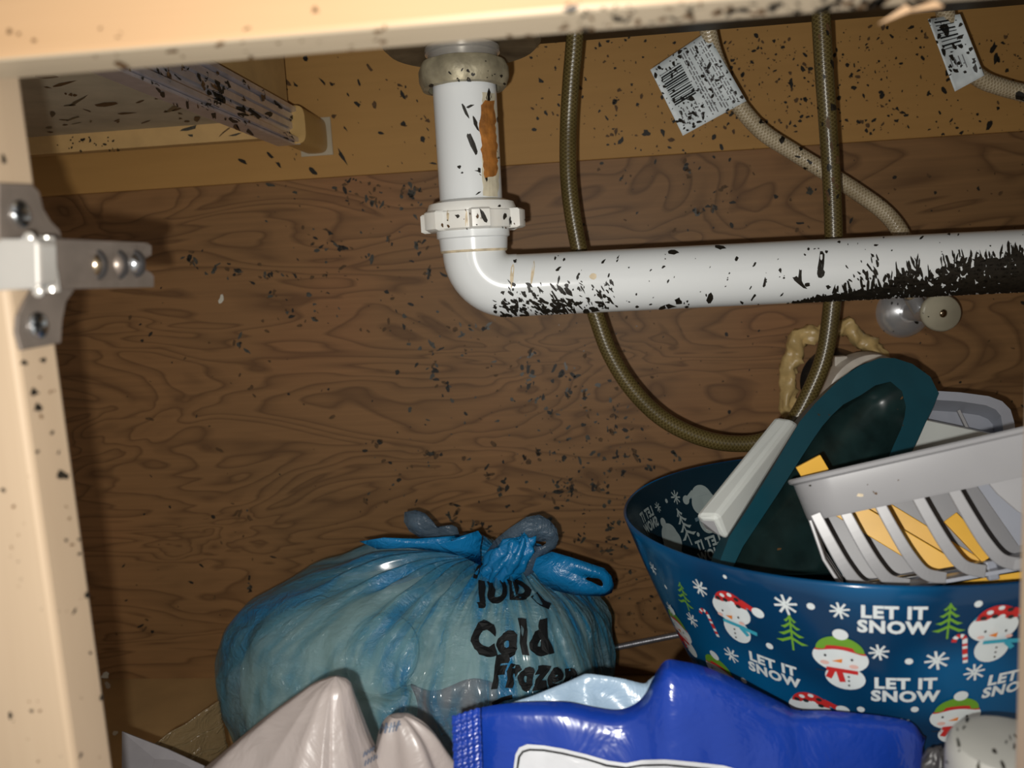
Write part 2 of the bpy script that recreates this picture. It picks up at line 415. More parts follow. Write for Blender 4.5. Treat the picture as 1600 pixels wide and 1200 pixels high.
for k in range(24):
    a = 2*math.pi*k/24; ca, sa = math.cos(a), math.sin(a)
    pts.append((xs+.004+.014*math.copysign(abs(ca)**.5, ca), .795, za+hh*.5+(.5*hh+.002)*math.copysign(abs(sa)**.5, sa)))
m.prism(pts, (0, YW-.006-.795, 0)).build('rear_bracket', 'bracket', t, smooth=True, angle=40)
MB().box((xs-.012, .8625, za-.004), (xs+.023, .864, za+hh+.002)).build('mounting_plate', 'drawer_bottom', t)
MB().prism([(x+0, .7955, z) for (x, _, z) in [(xs-.005,0,za-.002),(xs+.011,0,za-.002),(xs+.011,0,za+hh+.002),(xs-.005,0,za+hh+.002)]], (0, .003, 0)).build('end_clip', 'paper', t, bevel=.0008)

# ================================================================== SINK, STRAINER, DRAIN PIPE
YP = .63
AX = P(731, 227, YP)
xp = AX.x
zs = P(700, 45, .63).z
t = thing('sink', 'dark underside of the sink bowl with its strainer flange and corroded lock nut', 'sink', (xp, YP, zs))
zsb = P(940, 67, .74).z
m = MB()
x0, x1, y0, y1 = P(600, 80, .63).x-.03, .49, .34, .74
def pan(u, v):
    # rounded box shell, from top rim to flat bottom
    a = 2*math.pi*u; ca, sa = math.cos(a), math.sin(a)
    ex = .22; k = {0: (1, .12), 1: (1, .05), 2: (.995, .02), 3: (.98, .006), 4: (.94, 0), 5: (0, 0)}[round(v*5)]
    return V(((x0+x1)/2+(x1-x0)/2*k[0]*math.copysign(abs(ca)**ex, ca), (y0+y1)/2+(y1-y0)/2*k[0]*math.copysign(abs(sa)**ex, sa), zsb+k[1]))
m.grid(pan, 64, 6, True).build('basin', 'sink_dark', t, smooth=True, angle=50)
zf = P(731, 80, YP).z       # underside of flange / top of chrome neck
zn0, zn1 = P(731, 138, YP).z, P(731, 97, YP).z
MB().lathe((xp, YP, 0), (0, 0, 1), [(.030, zf+.003), (.040, zf+.003), (.056, zf+.001), (.060, zf+.005), (.058, zf+.014), (.058, max(zsb, zf+.016))], 40).build('strainer_flange', 'gasket', t, smooth=True, angle=40)
MB().lathe((xp, YP, 0), (0, 0, 1), [(.024, zn1-.004), (.0265, zn1-.004), (.0265, zf-.003), (.0285, zf-.002), (.0285, zf+.002), (.024, zf+.002)], 40).build('threaded_neck', 'chrome', t, smooth=True, angle=40)
m = MB(); vs = []
N = 8
prof = [(.027, zn0-.001), (.031, zn0-.0005), (.0335, zn0+.006), (.0335, zn1-.006), (.031, zn1-.001), (.0265, zn1)]
vs = []; seg = 64
for r, h in prof:
    for k in range(seg):
        a = 2*math.pi*k/seg; rr = r*(1+.035*abs(math.cos(a*N/2+.4))); vs.append((xp+rr*math.cos(a), YP+rr*math.sin(a), h))
m.add(vs, [(i*seg+k, i*seg+(k+1) % seg, (i+1)*seg+(k+1) % seg, (i+1)*seg+k) for i in range(len(prof)-1) for k in range(seg)])
m.build('lock_nut', 'zinc_nut', t, smooth=True, angle=35)

RP = .0243
A0 = P(820, 446, YP-.002); A1 = P(1600, 408, .655)
dr = (A1-A0).normalized(); zax = A0.z+(xp-A0.x)*dr.z/dr.x
t = thing('drain_pipe', 'white plastic sink drain pipe with slip nut, elbow and long mold-streaked arm', 'pipe', (xp, YP, zax))
zq = P(735, 325, YP).z
MB().tube([(xp, YP, zq-.01), (xp, YP, zn0+.006)], RP, 48).build('tailpiece', 'pvc', t, smooth=True, angle=60)
# slip nut
zl0, zl1 = P(735, 361, YP).z, P(735, 331, YP).z
m = MB(); vs = []; seg = 96
def nutr(a):
    k = ((a-.30) % (math.pi/3))/(math.pi/3)
    d = abs(k-.5)
    return .0415 if d < .16 else (.0415-(d-.16)/.06*.0065 if d < .22 else .035)
for h, f in ((zl0, .93), (zl0+.0012, 1), (zl1-.0012, 1), (zl1, .96)):
    for k in range(seg):
        a = 2*math.pi*k/seg; vs.append((xp+nutr(a)*f*math.cos(a), YP+nutr(a)*f*math.sin(a), h))
m.add(vs, [(i*seg+k, i*seg+(k+1) % seg, (i+1)*seg+(k+1) % seg, (i+1)*seg+k) for i in range(3) for k in range(seg)]+[list(range(seg))[::-1], [3*seg+k for k in range(seg)]])
nut = m.build('slip_nut', 'pvc_aged', t, smooth=True, angle=25)
MB().lathe((xp, YP, 0), (0, 0, 1), [(RP+.0004, zl1-.002), (.034, zl1-.002), (.0345, zl1+.002), (.033, zl1+.006), (.0255, zl1+.0085), (RP+.0004, zl1+.0085)], 56).build('nut_shoulder', 'pvc_aged', nut, smooth=True, angle=35)
zc = P(738, 392, YP).z
MB().lathe((xp, YP, 0), (0, 0, 1), [(.0245, zc), (.0262, zc+.0004), (.0268, zl0-.006), (.0285, zl0-.005), (.0285, zl0+.003), (.0245, zl0+.003)], 56).build('hub', 'pvc', t, smooth=True, angle=35)
MB().lathe((xp, YP, 0), (0, 0, 1), [(.0246, zc-.0012), (.0255, zc-.0012), (.0265, zc+.0006), (.0246, zc+.0008)], 56).build('glue_ring', 'stain_tan', t, smooth=True)
# elbow + arm
rb = .027; path = [V((xp, YP, zc+.004))]
hx = V((dr.x, dr.y, 0)).normalized()
for k in range(15):
    a = k/14*math.pi/2
    path.append(V((xp, YP, zax+rb))+hx*(rb*(1-math.cos(a)))+V((0, 0, -rb*math.sin(a))))
MB().tube(path+[path[-1]+dr*.006], RP+.0004, 48).build('elbow', 'pvc', t, smooth=True, angle=60)
MB().tube([path[-1]+dr*(.004+i*.05) for i in range(12)], RP, 48).build('arm', 'pvc', t, smooth=True, angle=60)

# ================================================================== SPRAY HOSE, SUPPLY LINES, VALVE, WALL DRAIN
hp = [(901, 10, .70), (897, 72, .705), (892, 130, .71), (888, 200, .715), (888, 270, .715), (894, 330, .715), (906, 395, .715), (917, 445, .715), (932, 495, .715), (953, 552, .715), (986, 606, .715),
      (1032, 652, .715), (1087, 681, .715), (1142, 693, .715), (1195, 688, .715), (1238, 660, .715), (1266, 612, .715), (1288, 555, .715), (1299, 485, .715), (1303, 420, .715), (1302, 350, .715), (1298, 260, .715), (1292, 170, .71), (1287, 100, .705), (1282, 10, .70)]
o = MB().tube(smooth_path([P(*q) for q in hp], 12), .0074, 20).build('spray_hose', 'hose', smooth=True, origin=P(1142, 693, .715))
tag(o, 'olive-brown braided faucet hose hanging in a long loop behind the white pipe', 'hose')

def supply(name, label, pts, tagpoly, foldx):
    t = thing(name, label, 'supply line', P(*pts[-1]))
    MB().tube(smooth_path([P(*q) for q in pts], 10), .0074, 18).build('braided_tube', 'supply', t, smooth=True)
    return t
t1 = supply('supply_line', 'pale braided water supply line carrying the large barcode tag', [(1100, 0, .74), (1106, 45, .75), (1118, 92, .76), (1146, 152, .775), (1188, 203, .785), (1240, 238, .79), (1292, 270, .79), (1342, 302, .79), (1382, 332, .79), (1408, 365, .79), (1424, 410, .80), (1424, 462, .82)], None, 0)
t2 = supply('supply_line', 'pale braided water supply line at upper right with a small tag', [(1470, -10, .76), (1484, 45, .77), (1505, 95, .775), (1532, 123, .78), (1568, 137, .785), (1612, 149, .785), (1680, 172, .79), (1740, 230, .80), (1760, 330, .82)], None, 0)
# paper tags: curved sheets wrapped over their line
def lerp2(a, b, k): return (a[0]+(b[0]-a[0])*k, a[1]+(b[1]-a[1])*k)
def tag_sheet(parent, c, Yl, Yr, nm='paper_tag'):
    # c: four photo corners (top-left, top-right, bottom-right, bottom-left)
    def pt(u, v, off=0):
        a = lerp2(c[0], c[1], u); b = lerp2(c[3], c[2], u); q = lerp2(a, b, v)
        y = Yl+(Yr-Yl)*u+.004*math.sin(u*3.0+v*2)-.004*max(0, u-.75)*4
        return P(q[0], q[1], y-off)
    sh = MB().grid(lambda u, v: pt(u, v), 14, 10).build(nm, 'paper', parent, smooth=True, solid=.0005)
    return sh, pt
T1 = [(1016, 109), (1104, 50), (1166, 158), (1067, 212)]
sh, pt = tag_sheet(t1, T1, .735, .752)
def bars(sh, pt, items, mat, nm):
    m = MB()
    for (u0, v0, u1, v1) in items:
        n = 5
        vs = [pt(u0+(u1-u0)*i/n, v, .0009) for v in (v0, v1) for i in range(n+1)]
        m.add(vs, [(i, i+1, n+2+i, n+1+i) for i in range(n)])
    o = m.build(nm, mat, sh, fix=False); return o
R7 = random.Random(3)
it = []; v = .14
while v < .60:
    w = R7.choice((.008, .014, .022)); it.append((.09, v, .44, v+w)); v += w+R7.choice((.010, .014, .02))
bars(sh, pt, it, 'ink', 'barcode')
it = []
for u in (.50, .54, .58, .66, .70, .74, .82, .86, .90):
    v = .06
    while v < .93:
        w = R7.uniform(.02, .09); it.append((u, v, u+.016, min(v+w, .95))); v += w+.02
for u in (.10, .16, .22, .30, .36):
    v = .68
    while v < .90:
        w = R7.uniform(.02, .06); it.append((u, v, u+.018, v+w)); v += w+.02
tag(bars(sh, pt, it, 'ink_gray', 'small_print'), 'rows of illegible small print')
T2 = [(1450, 30), (1500, 22), (1538, 118), (1492, 143)]
sh, pt = tag_sheet(t2, T2, .752, .762)
bars(sh, pt, [(.15, .05+.055*i, .72, .05+.055*i+R7.choice((.012, .024))) for i in range(8)], 'ink', 'barcode')
bars(sh, pt, [(.2+.13*i, .58, .23+.13*i, R7.uniform(.68, .8)) for i in range(4)], 'ink_gray', 'small_print')

# shut-off valve
c = P(1411, 487, YW); t = thing('shutoff_valve', 'chrome shut-off valve on the plywood with an oval yellowed knob, below the pipe', 'valve', c)
MB().lathe(c, (0, -1, 0), [(.0275, 0), (.0272, .002), (.024, .008), (.017, .013), (.010, .016), (.010, .016)], 40).build('escutcheon', 'dome', t, smooth=True, angle=50)
MB().tube([c+V((0, -.01, 0)), c+V((.001, -.065, .002))], .0085, 20).build('valve_body', 'dome', t, smooth=True, angle=50)
MB().tube([c+V((.001, -.045, 0)), P(1424, 462, .82)], .008, 16).build('outlet', 'dome', t, smooth=True, angle=50)
k0 = P(1470, 489, .795)
MB().tube([c+V((.001, -.055, .002)), k0+V((-.004, .004, 0))], .005, 14).build('stem', 'dome', t, smooth=True, angle=50)
m = MB(); nrm = V((.30, -.93, -.1)).normalized(); ua = (V((1, .3, -.35))-nrm*V((1, .3, -.35)).dot(nrm)).normalized(); va = nrm.cross(ua)
ringp = lambda k, h: [k0+ua*(.0225*k*math.cos(a*math.pi/16))+va*(.0175*k*math.sin(a*math.pi/16))+nrm*h for a in range(32)]
vs = ringp(.9, -.004)+ringp(1, -.002)+ringp(1, .001)+ringp(.9, .003)
m.add(vs, [(i*32+k, i*32+(k+1) % 32, (i+1)*32+(k+1) % 32, (i+1)*32+k) for i in range(3) for k in range(32)]+[list(range(32))[::-1], [96+k for k in range(32)]])
kn = m.build('knob', 'knob', t, smooth=True, angle=50)
MB().lathe(k0+nrm*.003, nrm, [(.004, 0), (.0038, .001), (.002, .0018)], 16).build('knob_screw', 'screw_dark', kn, smooth=True)

# wall drain stub in foam
c = P(1298, 592, YW); e = P(1352, 618, .80)
ax = (e-c).normalized()
t = thing('wall_drain_stub', 'black drain stub with a white coupling coming out of the wall behind the bowl', 'pipe', c)
MB().tube([c, e], .034, 32).build('stub', 'abs', t, smooth=True, angle=50)
MB().lathe(e-ax*.012, ax, [(.0345, 0), (.0415, 0), (.0425, .004), (.0425, .020), (.039, .022), (.036, .022), (.036, .006)], 40).build('coupling', 'coupling', t, smooth=True, angle=40)
MB().box(e+V((-.030, -.004, .030)), e+V((-.018, .006, .040))).build('coupling_tab', 'coupling', t, bevel=.001)
m = MB()
def foam(u, v):
    a = 2*math.pi*u; b = 2*math.pi*v
    rr = .049+.007*noise.noise(V((3*math.cos(a), 3*math.sin(a), 1.7)))
    rt = .0092*(1+.75*noise.noise(V((5*math.cos(a), 5*math.sin(a), 2*math.cos(b))))+.35*noise.noise(V((14*math.cos(a), 14*math.sin(a), 3*math.sin(b)))))
    return c+V((math.cos(a)*(rr+rt*math.cos(b)), -.004-rt*(.5+math.sin(b)*.9), math.sin(a)*(rr*1.15+rt*math.cos(b))))
vs = [foam(i/90, j/16) for j in range(16) for i in range(90)]
m.add(vs, [(j*90+i, j*90+(i+1) % 90, ((j+1) % 16)*90+(i+1) % 90, ((j+1) % 16)*90+i) for j in range(16) for i in range(90)])
o = m.build('expanding_foam', 'foam', smooth=True, origin=c)
tag(o, 'lumpy tan expanding foam sealing the hole around the black drain stub', 'sealant')

# armoured cable on the floor at the back
pts = smooth_path([P(880, 1024, .845), P(950, 1014, .845), P(1000, 1004, .845), P(1060, 992, .845), P(1130, 980, .845)], 30)
o = MB().tube(pts, lambda k: .0034+.0006*math.sin(k*420), 12).build('armoured_cable', 'cable', smooth=True, origin=P(1000, 1004, .845))
tag(o, 'thin grey ribbed cable lying along the cabinet back between blue bag and bowl', 'cable')

# ================================================================== HINGE ON THE LEFT STILE
XH = -.1926
t = thing('cabinet_hinge', 'nickel cabinet hinge screwed to the left stile, its arm pointing into the cabinet', 'hinge', P(40, 420, .265))
def plate(name, pxs, X, th, mat, par):
    return MB().prism([PX(x, y, X) for x, y in pxs], (th, 0, 0)).build(name, mat, par, bevel=.0004)
plate('upper_ear', [(-8, 286), (44, 288), (56, 300), (62, 326), (74, 346), (88, 360), (92, 378), (-8, 378)], XH, .0015, 'nickel_dull', t)
plate('lower_ear', [(48, 448), (112, 452), (98, 472), (92, 502), (90, 536), (28, 548), (20, 520), (22, 494), (34, 470)], XH, .0015, 'nickel_dull', t)
for i, (x, y) in enumerate(((30, 334), (58, 508))):
    s = MB().lathe(PX(x, y, XH+.0012), (1, 0, 0), [(.0048, 0), (.0046, .0012), (.003, .0022), (.0012, .0024)], 24).build('screw', 'screw', t, smooth=True)
    q = PX(x, y, XH+.0036)
    m = MB(); m.box(q+V((-.0004, -.003, -.0005)), q+V((.0002, .003, .0005))); m.box(q+V((-.0004, -.0005, -.003)), q+V((.0002, .0005, .003))); m.build('screw_slot', 'ink', s)
m = MB(); m.prism([P(x, y, .252) for x, y in ((-30, 372), (52, 372), (60, 378), (62, 446), (54, 452), (-30, 456))], (0, .010, 0)); m.build('arm', 'chrome', t, bevel=.0012)
m = MB(); m.tube([P(73, 370, .262), P(76, 412, .262), P(82, 456, .262)], .0026, 20); m.build('knuckle', 'chrome', t, smooth=True, angle=50)
bar_ = MB().prism([P(x, y, .262+(x-80)*.00045) for x, y in ((80, 373), (222, 379), (229, 384), (229, 398), (219, 404), (219, 421), (229, 427), (233, 432), (233, 449), (85, 452))], (0, .004, 0)).build('adjusting_bar', 'nickel_dull', t, bevel=.0008)
for (x, y, r, mt) in ((146, 413, .0036, 'screw_dark'), (180, 413, .0036, 'nickel_dull'), (208, 412, .0034, 'screw')):
    MB().lathe(P(x, y, .262+(x-80)*.00045), (-.3, -1, 0), [(r*1.7, -.001), (r*1.7, .0004), (r*1.3, .0005), (r*1.3, -.001)], 24).build('recess', 'abs', bar_, smooth=True, angle=40)
    MB().lathe(P(x, y, .262+(x-80)*.00045), (-.3, -1, 0), [(r*1.3, .0), (r*1.3, .0012), (r*.95, .0032), (r*.25, .0040)], 24).build('adjusting_screw', mt, bar_, smooth=True, angle=60)
MB().tube([P(191, 395, .310), P(193, 434, .310)], .0007, 8).build('spring_clip', 'chrome', bar_, smooth=True)
MB().lathe(P(47, 372, .254), (0, -1, 0), [(.0022, 0), (.002, .001), (.0008, .0018)], 16).build('rivet', 'chrome', t, smooth=True)
MB().lathe(P(61, 455, .254), (0, -1, 0), [(.0022, 0), (.002, .001), (.0008, .0018)], 16).build('rivet', 'chrome', t, smooth=True)

# ================================================================== SNOW BOWL
BC = V((.180, .55, .2965)); BR = .159
be1 = V((1, 0, .026)).normalized(); be2 = V((0, 1, -.026)); be2 = (be2-be1*be2.dot(be1)).normalized(); bn = be1.cross(be2)
DMAX = .290
def brad(d):
    if d < .17: return BR-.33*d-.5*d*d
    r17 = BR-.33*.17-.5*.17*.17
    return r17-.10*(d-.17)
def bowl_pt(th, d, off=0):
    r = brad(max(d, 0))+off
    return BC+be1*(r*math.cos(th))+be2*(r*math.sin(th))-bn*d
bowl = thing('snow_bowl', 'big round blue plastic bowl printed with snowmen, trees and LET IT SNOW', 'bowl', BC-bn*DMAX)
m = MB(); seg = 128; prof = []
ds = [DMAX*i/30 for i in range(31)]
ringsP = [(d, 0) for d in reversed(ds)]+[(-.0012, -.0004), (-.0018, -.0013), (-.0012, -.0022)]+[(d, -.0026) for d in ds[:-1]]+[(DMAX-.004, -.0026)]
vs = [bowl_pt(2*math.pi*k/seg, d, o) if d >= 0 else bowl_pt(2*math.pi*k/seg, 0, o)-bn*d for d, o in ringsP for k in range(seg)]
nr = len(ringsP)
m.add(vs, [(i*seg+k, i*seg+(k+1) % seg, (i+1)*seg+(k+1) % seg, (i+1)*seg+k) for i in range(nr-1) for k in range(seg)]+[list(range(seg))[::-1], [(nr-1)*seg+k for k in range(seg)]])
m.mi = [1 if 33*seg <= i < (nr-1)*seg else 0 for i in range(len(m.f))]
bowl_body = m.build('bowl_body', ['bowl', 'bowl_in'], bowl, smooth=True, angle=50)

def bowl_hit(px, py, inner=False):
    # nearest/farthest crossing of a photo ray with the bowl wall -> (angle, depth below rim)
    d = ray(px, py); best = None; prev = None
    for i in range(1200):
        t = .35+i*.00045; p = CAM+d*(t/d.y); q = p-BC; dd = -q.dot(bn); rr = math.hypot(q.dot(be1), q.dot(be2))
        s = rr-brad(max(dd, 0)) if -.01 < dd < DMAX else None
        if prev is not None and s is not None:
            if not inner and prev > 0 >= s: return math.atan2(q.dot(be2), q.dot(be1)), dd
            if inner and prev < 0 <= s: return math.atan2(q.dot(be2), q.dot(be1)), dd
        prev = s
    return None
def ell(cx, cy, rx, ry, n=20, a0=0, a1=2*math.pi, rot=0):
    out = []
    full = abs(a1-a0-2*math.pi) < 1e-6
    for k in range(n if full else n+1):
        a = a0+(a1-a0)*k/n; x, y = rx*math.cos(a), ry*math.sin(a)
        out.append((cx+x*math.cos(rot)-y*math.sin(rot), cy+x*math.sin(rot)+y*math.cos(rot)))
    return out
def stroke(a, b, w):
    dx, dy = b[0]-a[0], b[1]-a[1]; l = math.hypot(dx, dy) or 1; nx, ny = -dy/l*w/2, dx/l*w/2
    return [(a[0]+nx, a[1]+ny), (b[0]+nx, b[1]+ny), (b[0]-nx, b[1]-ny), (a[0]-nx, a[1]-ny)]
PW, PR, PG, PT, PO, PK, PD, GH, GL = 'p_white', 'p_red', 'p_green', 'p_teal', 'p_orange', 'p_pink', 'p_dark', 'p_ghost', 'p_ghostlow'
def m_snow_red():
    L = [(ell(.02, -.27, .24, .24, 24), PW), (ell(-.02, .10, .34, .25, 28), PW)]
    L += [(ell(0, .16, .335, .235, 20, .35, math.pi-.35), PT), (ell(.0, .20, .29, .26, 20, .1, math.pi-.1), PR), (stroke((.20, .36), (.42, .26), .09), PR), (ell(.47, .25, .10, .09), PW)]
    for x, y, c in ((-.12, .36, PW), (.02, .42, PW), (.05, .28, PW), (-.2, .28, PD), (.14, .38, PD), (.16, .26, PD), (-.06, .30, PD)): L.append((ell(x, y, .045, .035, 10), c))
    L += [(ell(-.15, .06, .018, .022, 8), PD), (ell(.13, .04, .018, .022, 8), PD), ([(-.10, -.01), (.02, .03), (.01, -.05)], PO), (ell(-.2, -.03, .05, .03, 10), PK), (ell(.18, -.05, .05, .03, 10), PK)]
    L += [(stroke((-.16, -.12), (.22, -.13), .06), PT), (stroke((.15, -.13), (.42, -.16), .07), PT), (stroke((.15, -.14), (.26, -.26), .07), PT)]
    for y in (-.22, -.30, -.38): L.append((ell(.03, y, .016, .016, 8), PD))
    return L
def m_snow_green():
    L = [(ell(.05, -.30, .26, .21, 24), PW), (ell(0, .04, .36, .25, 28), PW)]
    L += [(ell(0, .13, .33, .12, 20, 0, math.pi), PR), (ell(0, .16, .31, .25, 20, .0, math.pi), PG), (ell(.02, .45, .10, .09), PW)]
    L += [(ell(-.19, .06, .018, .022, 8), PD), (ell(.15, .04, .018, .022, 8), PD), ([(-.11, -.02), (.03, .04), (.02, -.03)], PO), (ell(-.2, -.06, .06, .035, 10), PK), (ell(.17, -.07, .06, .035, 10), PK)]
    L += [(stroke((-.18, -.16), (.22, -.17), .065), PR), (stroke((-.10, -.16), (-.16, -.32), .08), PR), (stroke((-.02, -.16), (.02, -.36), .08), PR), (stroke((-.32, -.20), (-.2, -.20), .015), PD)]
    for y in (-.25, -.32, -.40): L.append((ell(.10, y, .016, .016, 8), PD))
    return L
def m_tree():
    L = [(stroke((0, .5), (0, -.5), .045), PG)]
    for y, w in ((.36, .14), (.18, .22), (-.02, .29), (-.22, .36)):
        for s in (-1, 1):
            L.append(([(0, y+.14), (s*w*.55, y+.02), (s*w, y-.03), (s*w*.6, y-.07), (0, y+.06)], PG))
    return L
def m_flake():
    L = []
    for k in range(8):
        a = k*math.pi/4+.2; L.append((stroke((.06*math.cos(a), .06*math.sin(a)), (.5*math.cos(a), .5*math.sin(a)), .11), PW))
    L.append((ell(0, 0, .09, .09, 8), PW)); return L
def m_dot(): return [(ell(0, 0, .5, .5, 14), PW)]
def m_cane():
    pts = [(.12, -.5), (.06, -.1), (.02, .25)]+[(-.12+.14*math.cos(a), .28+.16*math.sin(a)) for a in (.3, .9, 1.5, 2.1, 2.7, 3.3)]
    L = []
    for i in range(len(pts)-1):
        n = 4 if i < 2 else 1
        for k in range(n):
            a = lerp2(pts[i], pts[i+1], k/n); b = lerp2(pts[i], pts[i+1], (k+1)/n); L.append((stroke(a, b, .12), PR if (i+k) % 2 else PW))
    return L
def text_mesh(body, bold=.02, space=1.0):
    cu = bpy.data.curves.new('txt', 'FONT'); cu.body = body; cu.size = 1; cu.offset = bold; cu.align_x = 'CENTER'; cu.space_line = .88; cu.space_character = space
    cu.resolution_u = 3
    ob = bpy.data.objects.new('txt', cu); COL.objects.link(ob); bpy.context.view_layer.update()
    me = bpy.data.meshes.new_from_object(ob.evaluated_get(bpy.context.evaluated_depsgraph_get()))
    vs = [(v.co.x, v.co.y) for v in me.vertices]; fs = [list(p.vertices) for p in me.polygons]
    bpy.data.objects.remove(ob); bpy.data.curves.remove(cu); bpy.data.meshes.remove(me)
    x0, x1 = min(v[0] for v in vs), max(v[0] for v in vs); y0, y1 = min(v[1] for v in vs), max(v[1] for v in vs)
    return [(v[0]-(x0+x1)/2, v[1]-(y0+y1)/2) for v in vs], fs, x1-x0, y1-y0
TXT = text_mesh('LET IT\nSNOW', .045, 1.10)
def put_print(name, shapes, px, py, size, rot=0, inner=False, ghost=False, label=None):
    h = bowl_hit(px, py, inner)
    if h is None: return
    th0, d0 = h; cr, sr = math.cos(math.radians(rot)), math.sin(math.radians(rot)); m = MB(); mats = []
    def put(x, y, lay):
        x, y = x*size, y*size; X, Y2 = x*cr-y*sr, x*sr+y*cr
        d = d0-Y2; r = brad(max(d, 0)); off = .0003+.00012*lay
        return bowl_pt(th0+X/r, max(d, .001), -.0026-off if inner else off)
    if shapes == 'text':
        mats = [GH if ghost else PW]; s = 1/TXT[2]
        m.add([put(x*s, y*s, 0) for x, y in TXT[0]], TXT[1])
    else:
        for i, (poly, c) in enumerate(shapes):
            if ghost: 
                if c in (PD, PK, PO): continue
                c = GH if c in (PW, PG, PR) else GL
            if c not in mats: mats.append(c)
            n = len(poly); cx = sum(p[0] for p in poly)/n; cy = sum(p[1] for p in poly)/n
            if n <= 5: m.add([put(x, y, i) for x, y in poly], [list(range(n))], mats.index(c))
            else: m.add([put(x, y, i) for x, y in poly]+[put(cx, cy, i)], [(k, (k+1) % n, n) for k in range(n)], mats.index(c))
    o = m.build(name, mats, bowl, fix=False)
    if label: o['label'] = label
SR, SG, TR, FLK, DOT, CN = m_snow_red(), m_snow_green(), m_tree(), m_flake(), m_dot(), m_cane()
for px, py, s, r in ((1146, 962, .036, -6), (1552, 988, .037, 2), (1270, 1116, .036, -2), (985, 900, .035, 0)): put_print('printed_snowman', SR, px, py, s, r, label='printed snowman in a red spotted hat')
for px, py, s, r in ((1313, 1031, .039, -1), (1128, 1055, .036, -6), (1065, 985, .036, -6), (1492, 1122, .037, 4)): put_print('printed_snowman', SG, px, py, s, r, label='printed snowman in a green hat')
for px, py, s, r in ((1237, 988, .024, -3), (1070, 932, .021, -5), (1482, 970, .022, 2), (1362, 1140, .022, 0)): put_print('printed_tree', TR, px, py, s, r)
for px, py, s, r in ((1397, 969, .0345, 1), (1208, 1046, .031, -7), (1415, 1078, .034, 3), (1582, 1064, .032, 6)): put_print('printed_lettering', 'text', px, py, s, r, label='white lettering LET IT SNOW')
for px, py, s in ((1095, 918, .011), (1228, 944, .0125), (1312, 953, .010), (1144, 1023, .0105), (1373, 1018, .010), (1463, 1031, .012), (1521, 1049, .011), (1049, 951, .010), (1083, 968, .010), (1022, 888, .009), (1410, 1132, .010)): put_print('printed_snowflake', FLK, px, py, s)
for px, py, s in ((1267, 947, .0042), (1203, 1009, .0042), (1420, 1033, .004), (1528, 943, .004), (1429, 1108, .004), (1163, 1063, .004), (1041, 917, .003), (1133, 901, .0025), (1345, 1108, .004)): put_print('printed_dot', DOT, px, py, s)
for px, py, s, r in ((1112, 972, .019, -4), (1503, 1012, .020, 4)): put_print('printed_candy_cane', CN, px, py, s, r)
# seen through from inside: the same print, mirrored
put_print('printed_lettering', 'text', 1007, 812, .032, 2, True, True, 'pale mirrored lettering LET IT SNOW seen from inside')
put_print('printed_lettering', 'text', 1104, 855, .034, 0, True, True, 'pale mirrored lettering LET IT SNOW seen from inside')
put_print('printed_snowflake', [(p, PW) for p, c in FLK], 1050, 776, .011, 0, True, True)
put_print('printed_snowflake', [(p, PW) for p, c in FLK], 1022, 792, .008, 0, True, True)
put_print('printed_dot', DOT, 1036, 782, .0035, 0, True, True)
put_print('printed_dot', DOT, 1086, 834, .0035, 0, True, True)
put_print('printed_tree', TR, 1064, 822, .030, -6, True, True)
put_print('printed_snowman', SR, 1096, 792, .040, 0, True, True, label='pale snowman seen from inside the bowl')
put_print('printed_snowman', SG, 1046, 852, .042, -4, True, True, label='pale snowman seen from inside the bowl')

# ================================================================== THINGS IN THE BOWL
# teal tray with a broad flange and a hollow whose shade is in its colour
TA, TB, TC_ = P(1120, 884, .500), P(1345, 575, .640), P(1460, 625, .650)
tn = (TB-TA).cross(TC_-TA).normalized()
if tn.y > 0: tn = -tn
def TP(px, py, off=0):      # photo ray onto the tray's own plane
    d = ray(px, py); k = (TA-CAM).dot(tn)/d.dot(tn); return CAM+d*k+tn*off
outer = [(1112, 900), (1134, 842), (1168, 790), (1204, 731), (1245, 661), (1268, 634), (1291, 611), (1312, 592), (1338, 575), (1369, 563), (1392, 563), (1420, 572), (1448, 592), (1461, 618), (1452, 640), (1440, 664), (1428, 690), (1412, 724), (1380, 790), (1340, 860), (1320, 900)]
inner = [(1136, 903), (1160, 854), (1184, 818), (1214, 773), (1253, 712), (1270, 686), (1284, 666), (1299, 649), (1316, 633), (1344, 618), (1366, 603), (1390, 597), (1408, 612), (1414, 636), (1412, 652), (1406, 672), (1396, 694), (1384, 722), (1356, 784), (1318, 852), (1302, 896)]
t = thing('teal_tray', 'dark teal plastic tray with a broad rim and shade-coloured hollow leaning in the bowl', 'tray', TP(1215, 900))
n = len(outer); m = MB()
vo = [TP(*q, .004) for q in outer]; vi = [TP(*q, .001) for q in inner]; vb = [TP(*q)-tn*.010 for q in outer]
m.add(vo+vi+vb, [(i, (i+1) % n, n+(i+1) % n, n+i) for i in range(n)]+[(i, 2*n+i, 2*n+(i+1) % n, (i+1) % n) for i in range(n)])
rim = m.build('rim', 'teal', t, smooth=True, angle=50, fix=True)
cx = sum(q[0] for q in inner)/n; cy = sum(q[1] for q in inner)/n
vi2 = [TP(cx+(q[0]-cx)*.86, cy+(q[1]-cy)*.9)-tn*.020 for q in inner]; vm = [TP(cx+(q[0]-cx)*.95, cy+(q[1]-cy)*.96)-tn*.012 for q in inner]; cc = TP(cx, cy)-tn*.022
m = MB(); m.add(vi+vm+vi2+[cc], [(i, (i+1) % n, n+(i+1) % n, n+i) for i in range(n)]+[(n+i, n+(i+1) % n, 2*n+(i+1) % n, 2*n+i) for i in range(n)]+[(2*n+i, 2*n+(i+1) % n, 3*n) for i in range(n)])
tag(m.build('hollow', 'teal_in', t, smooth=True), 'dark grimy hollow')
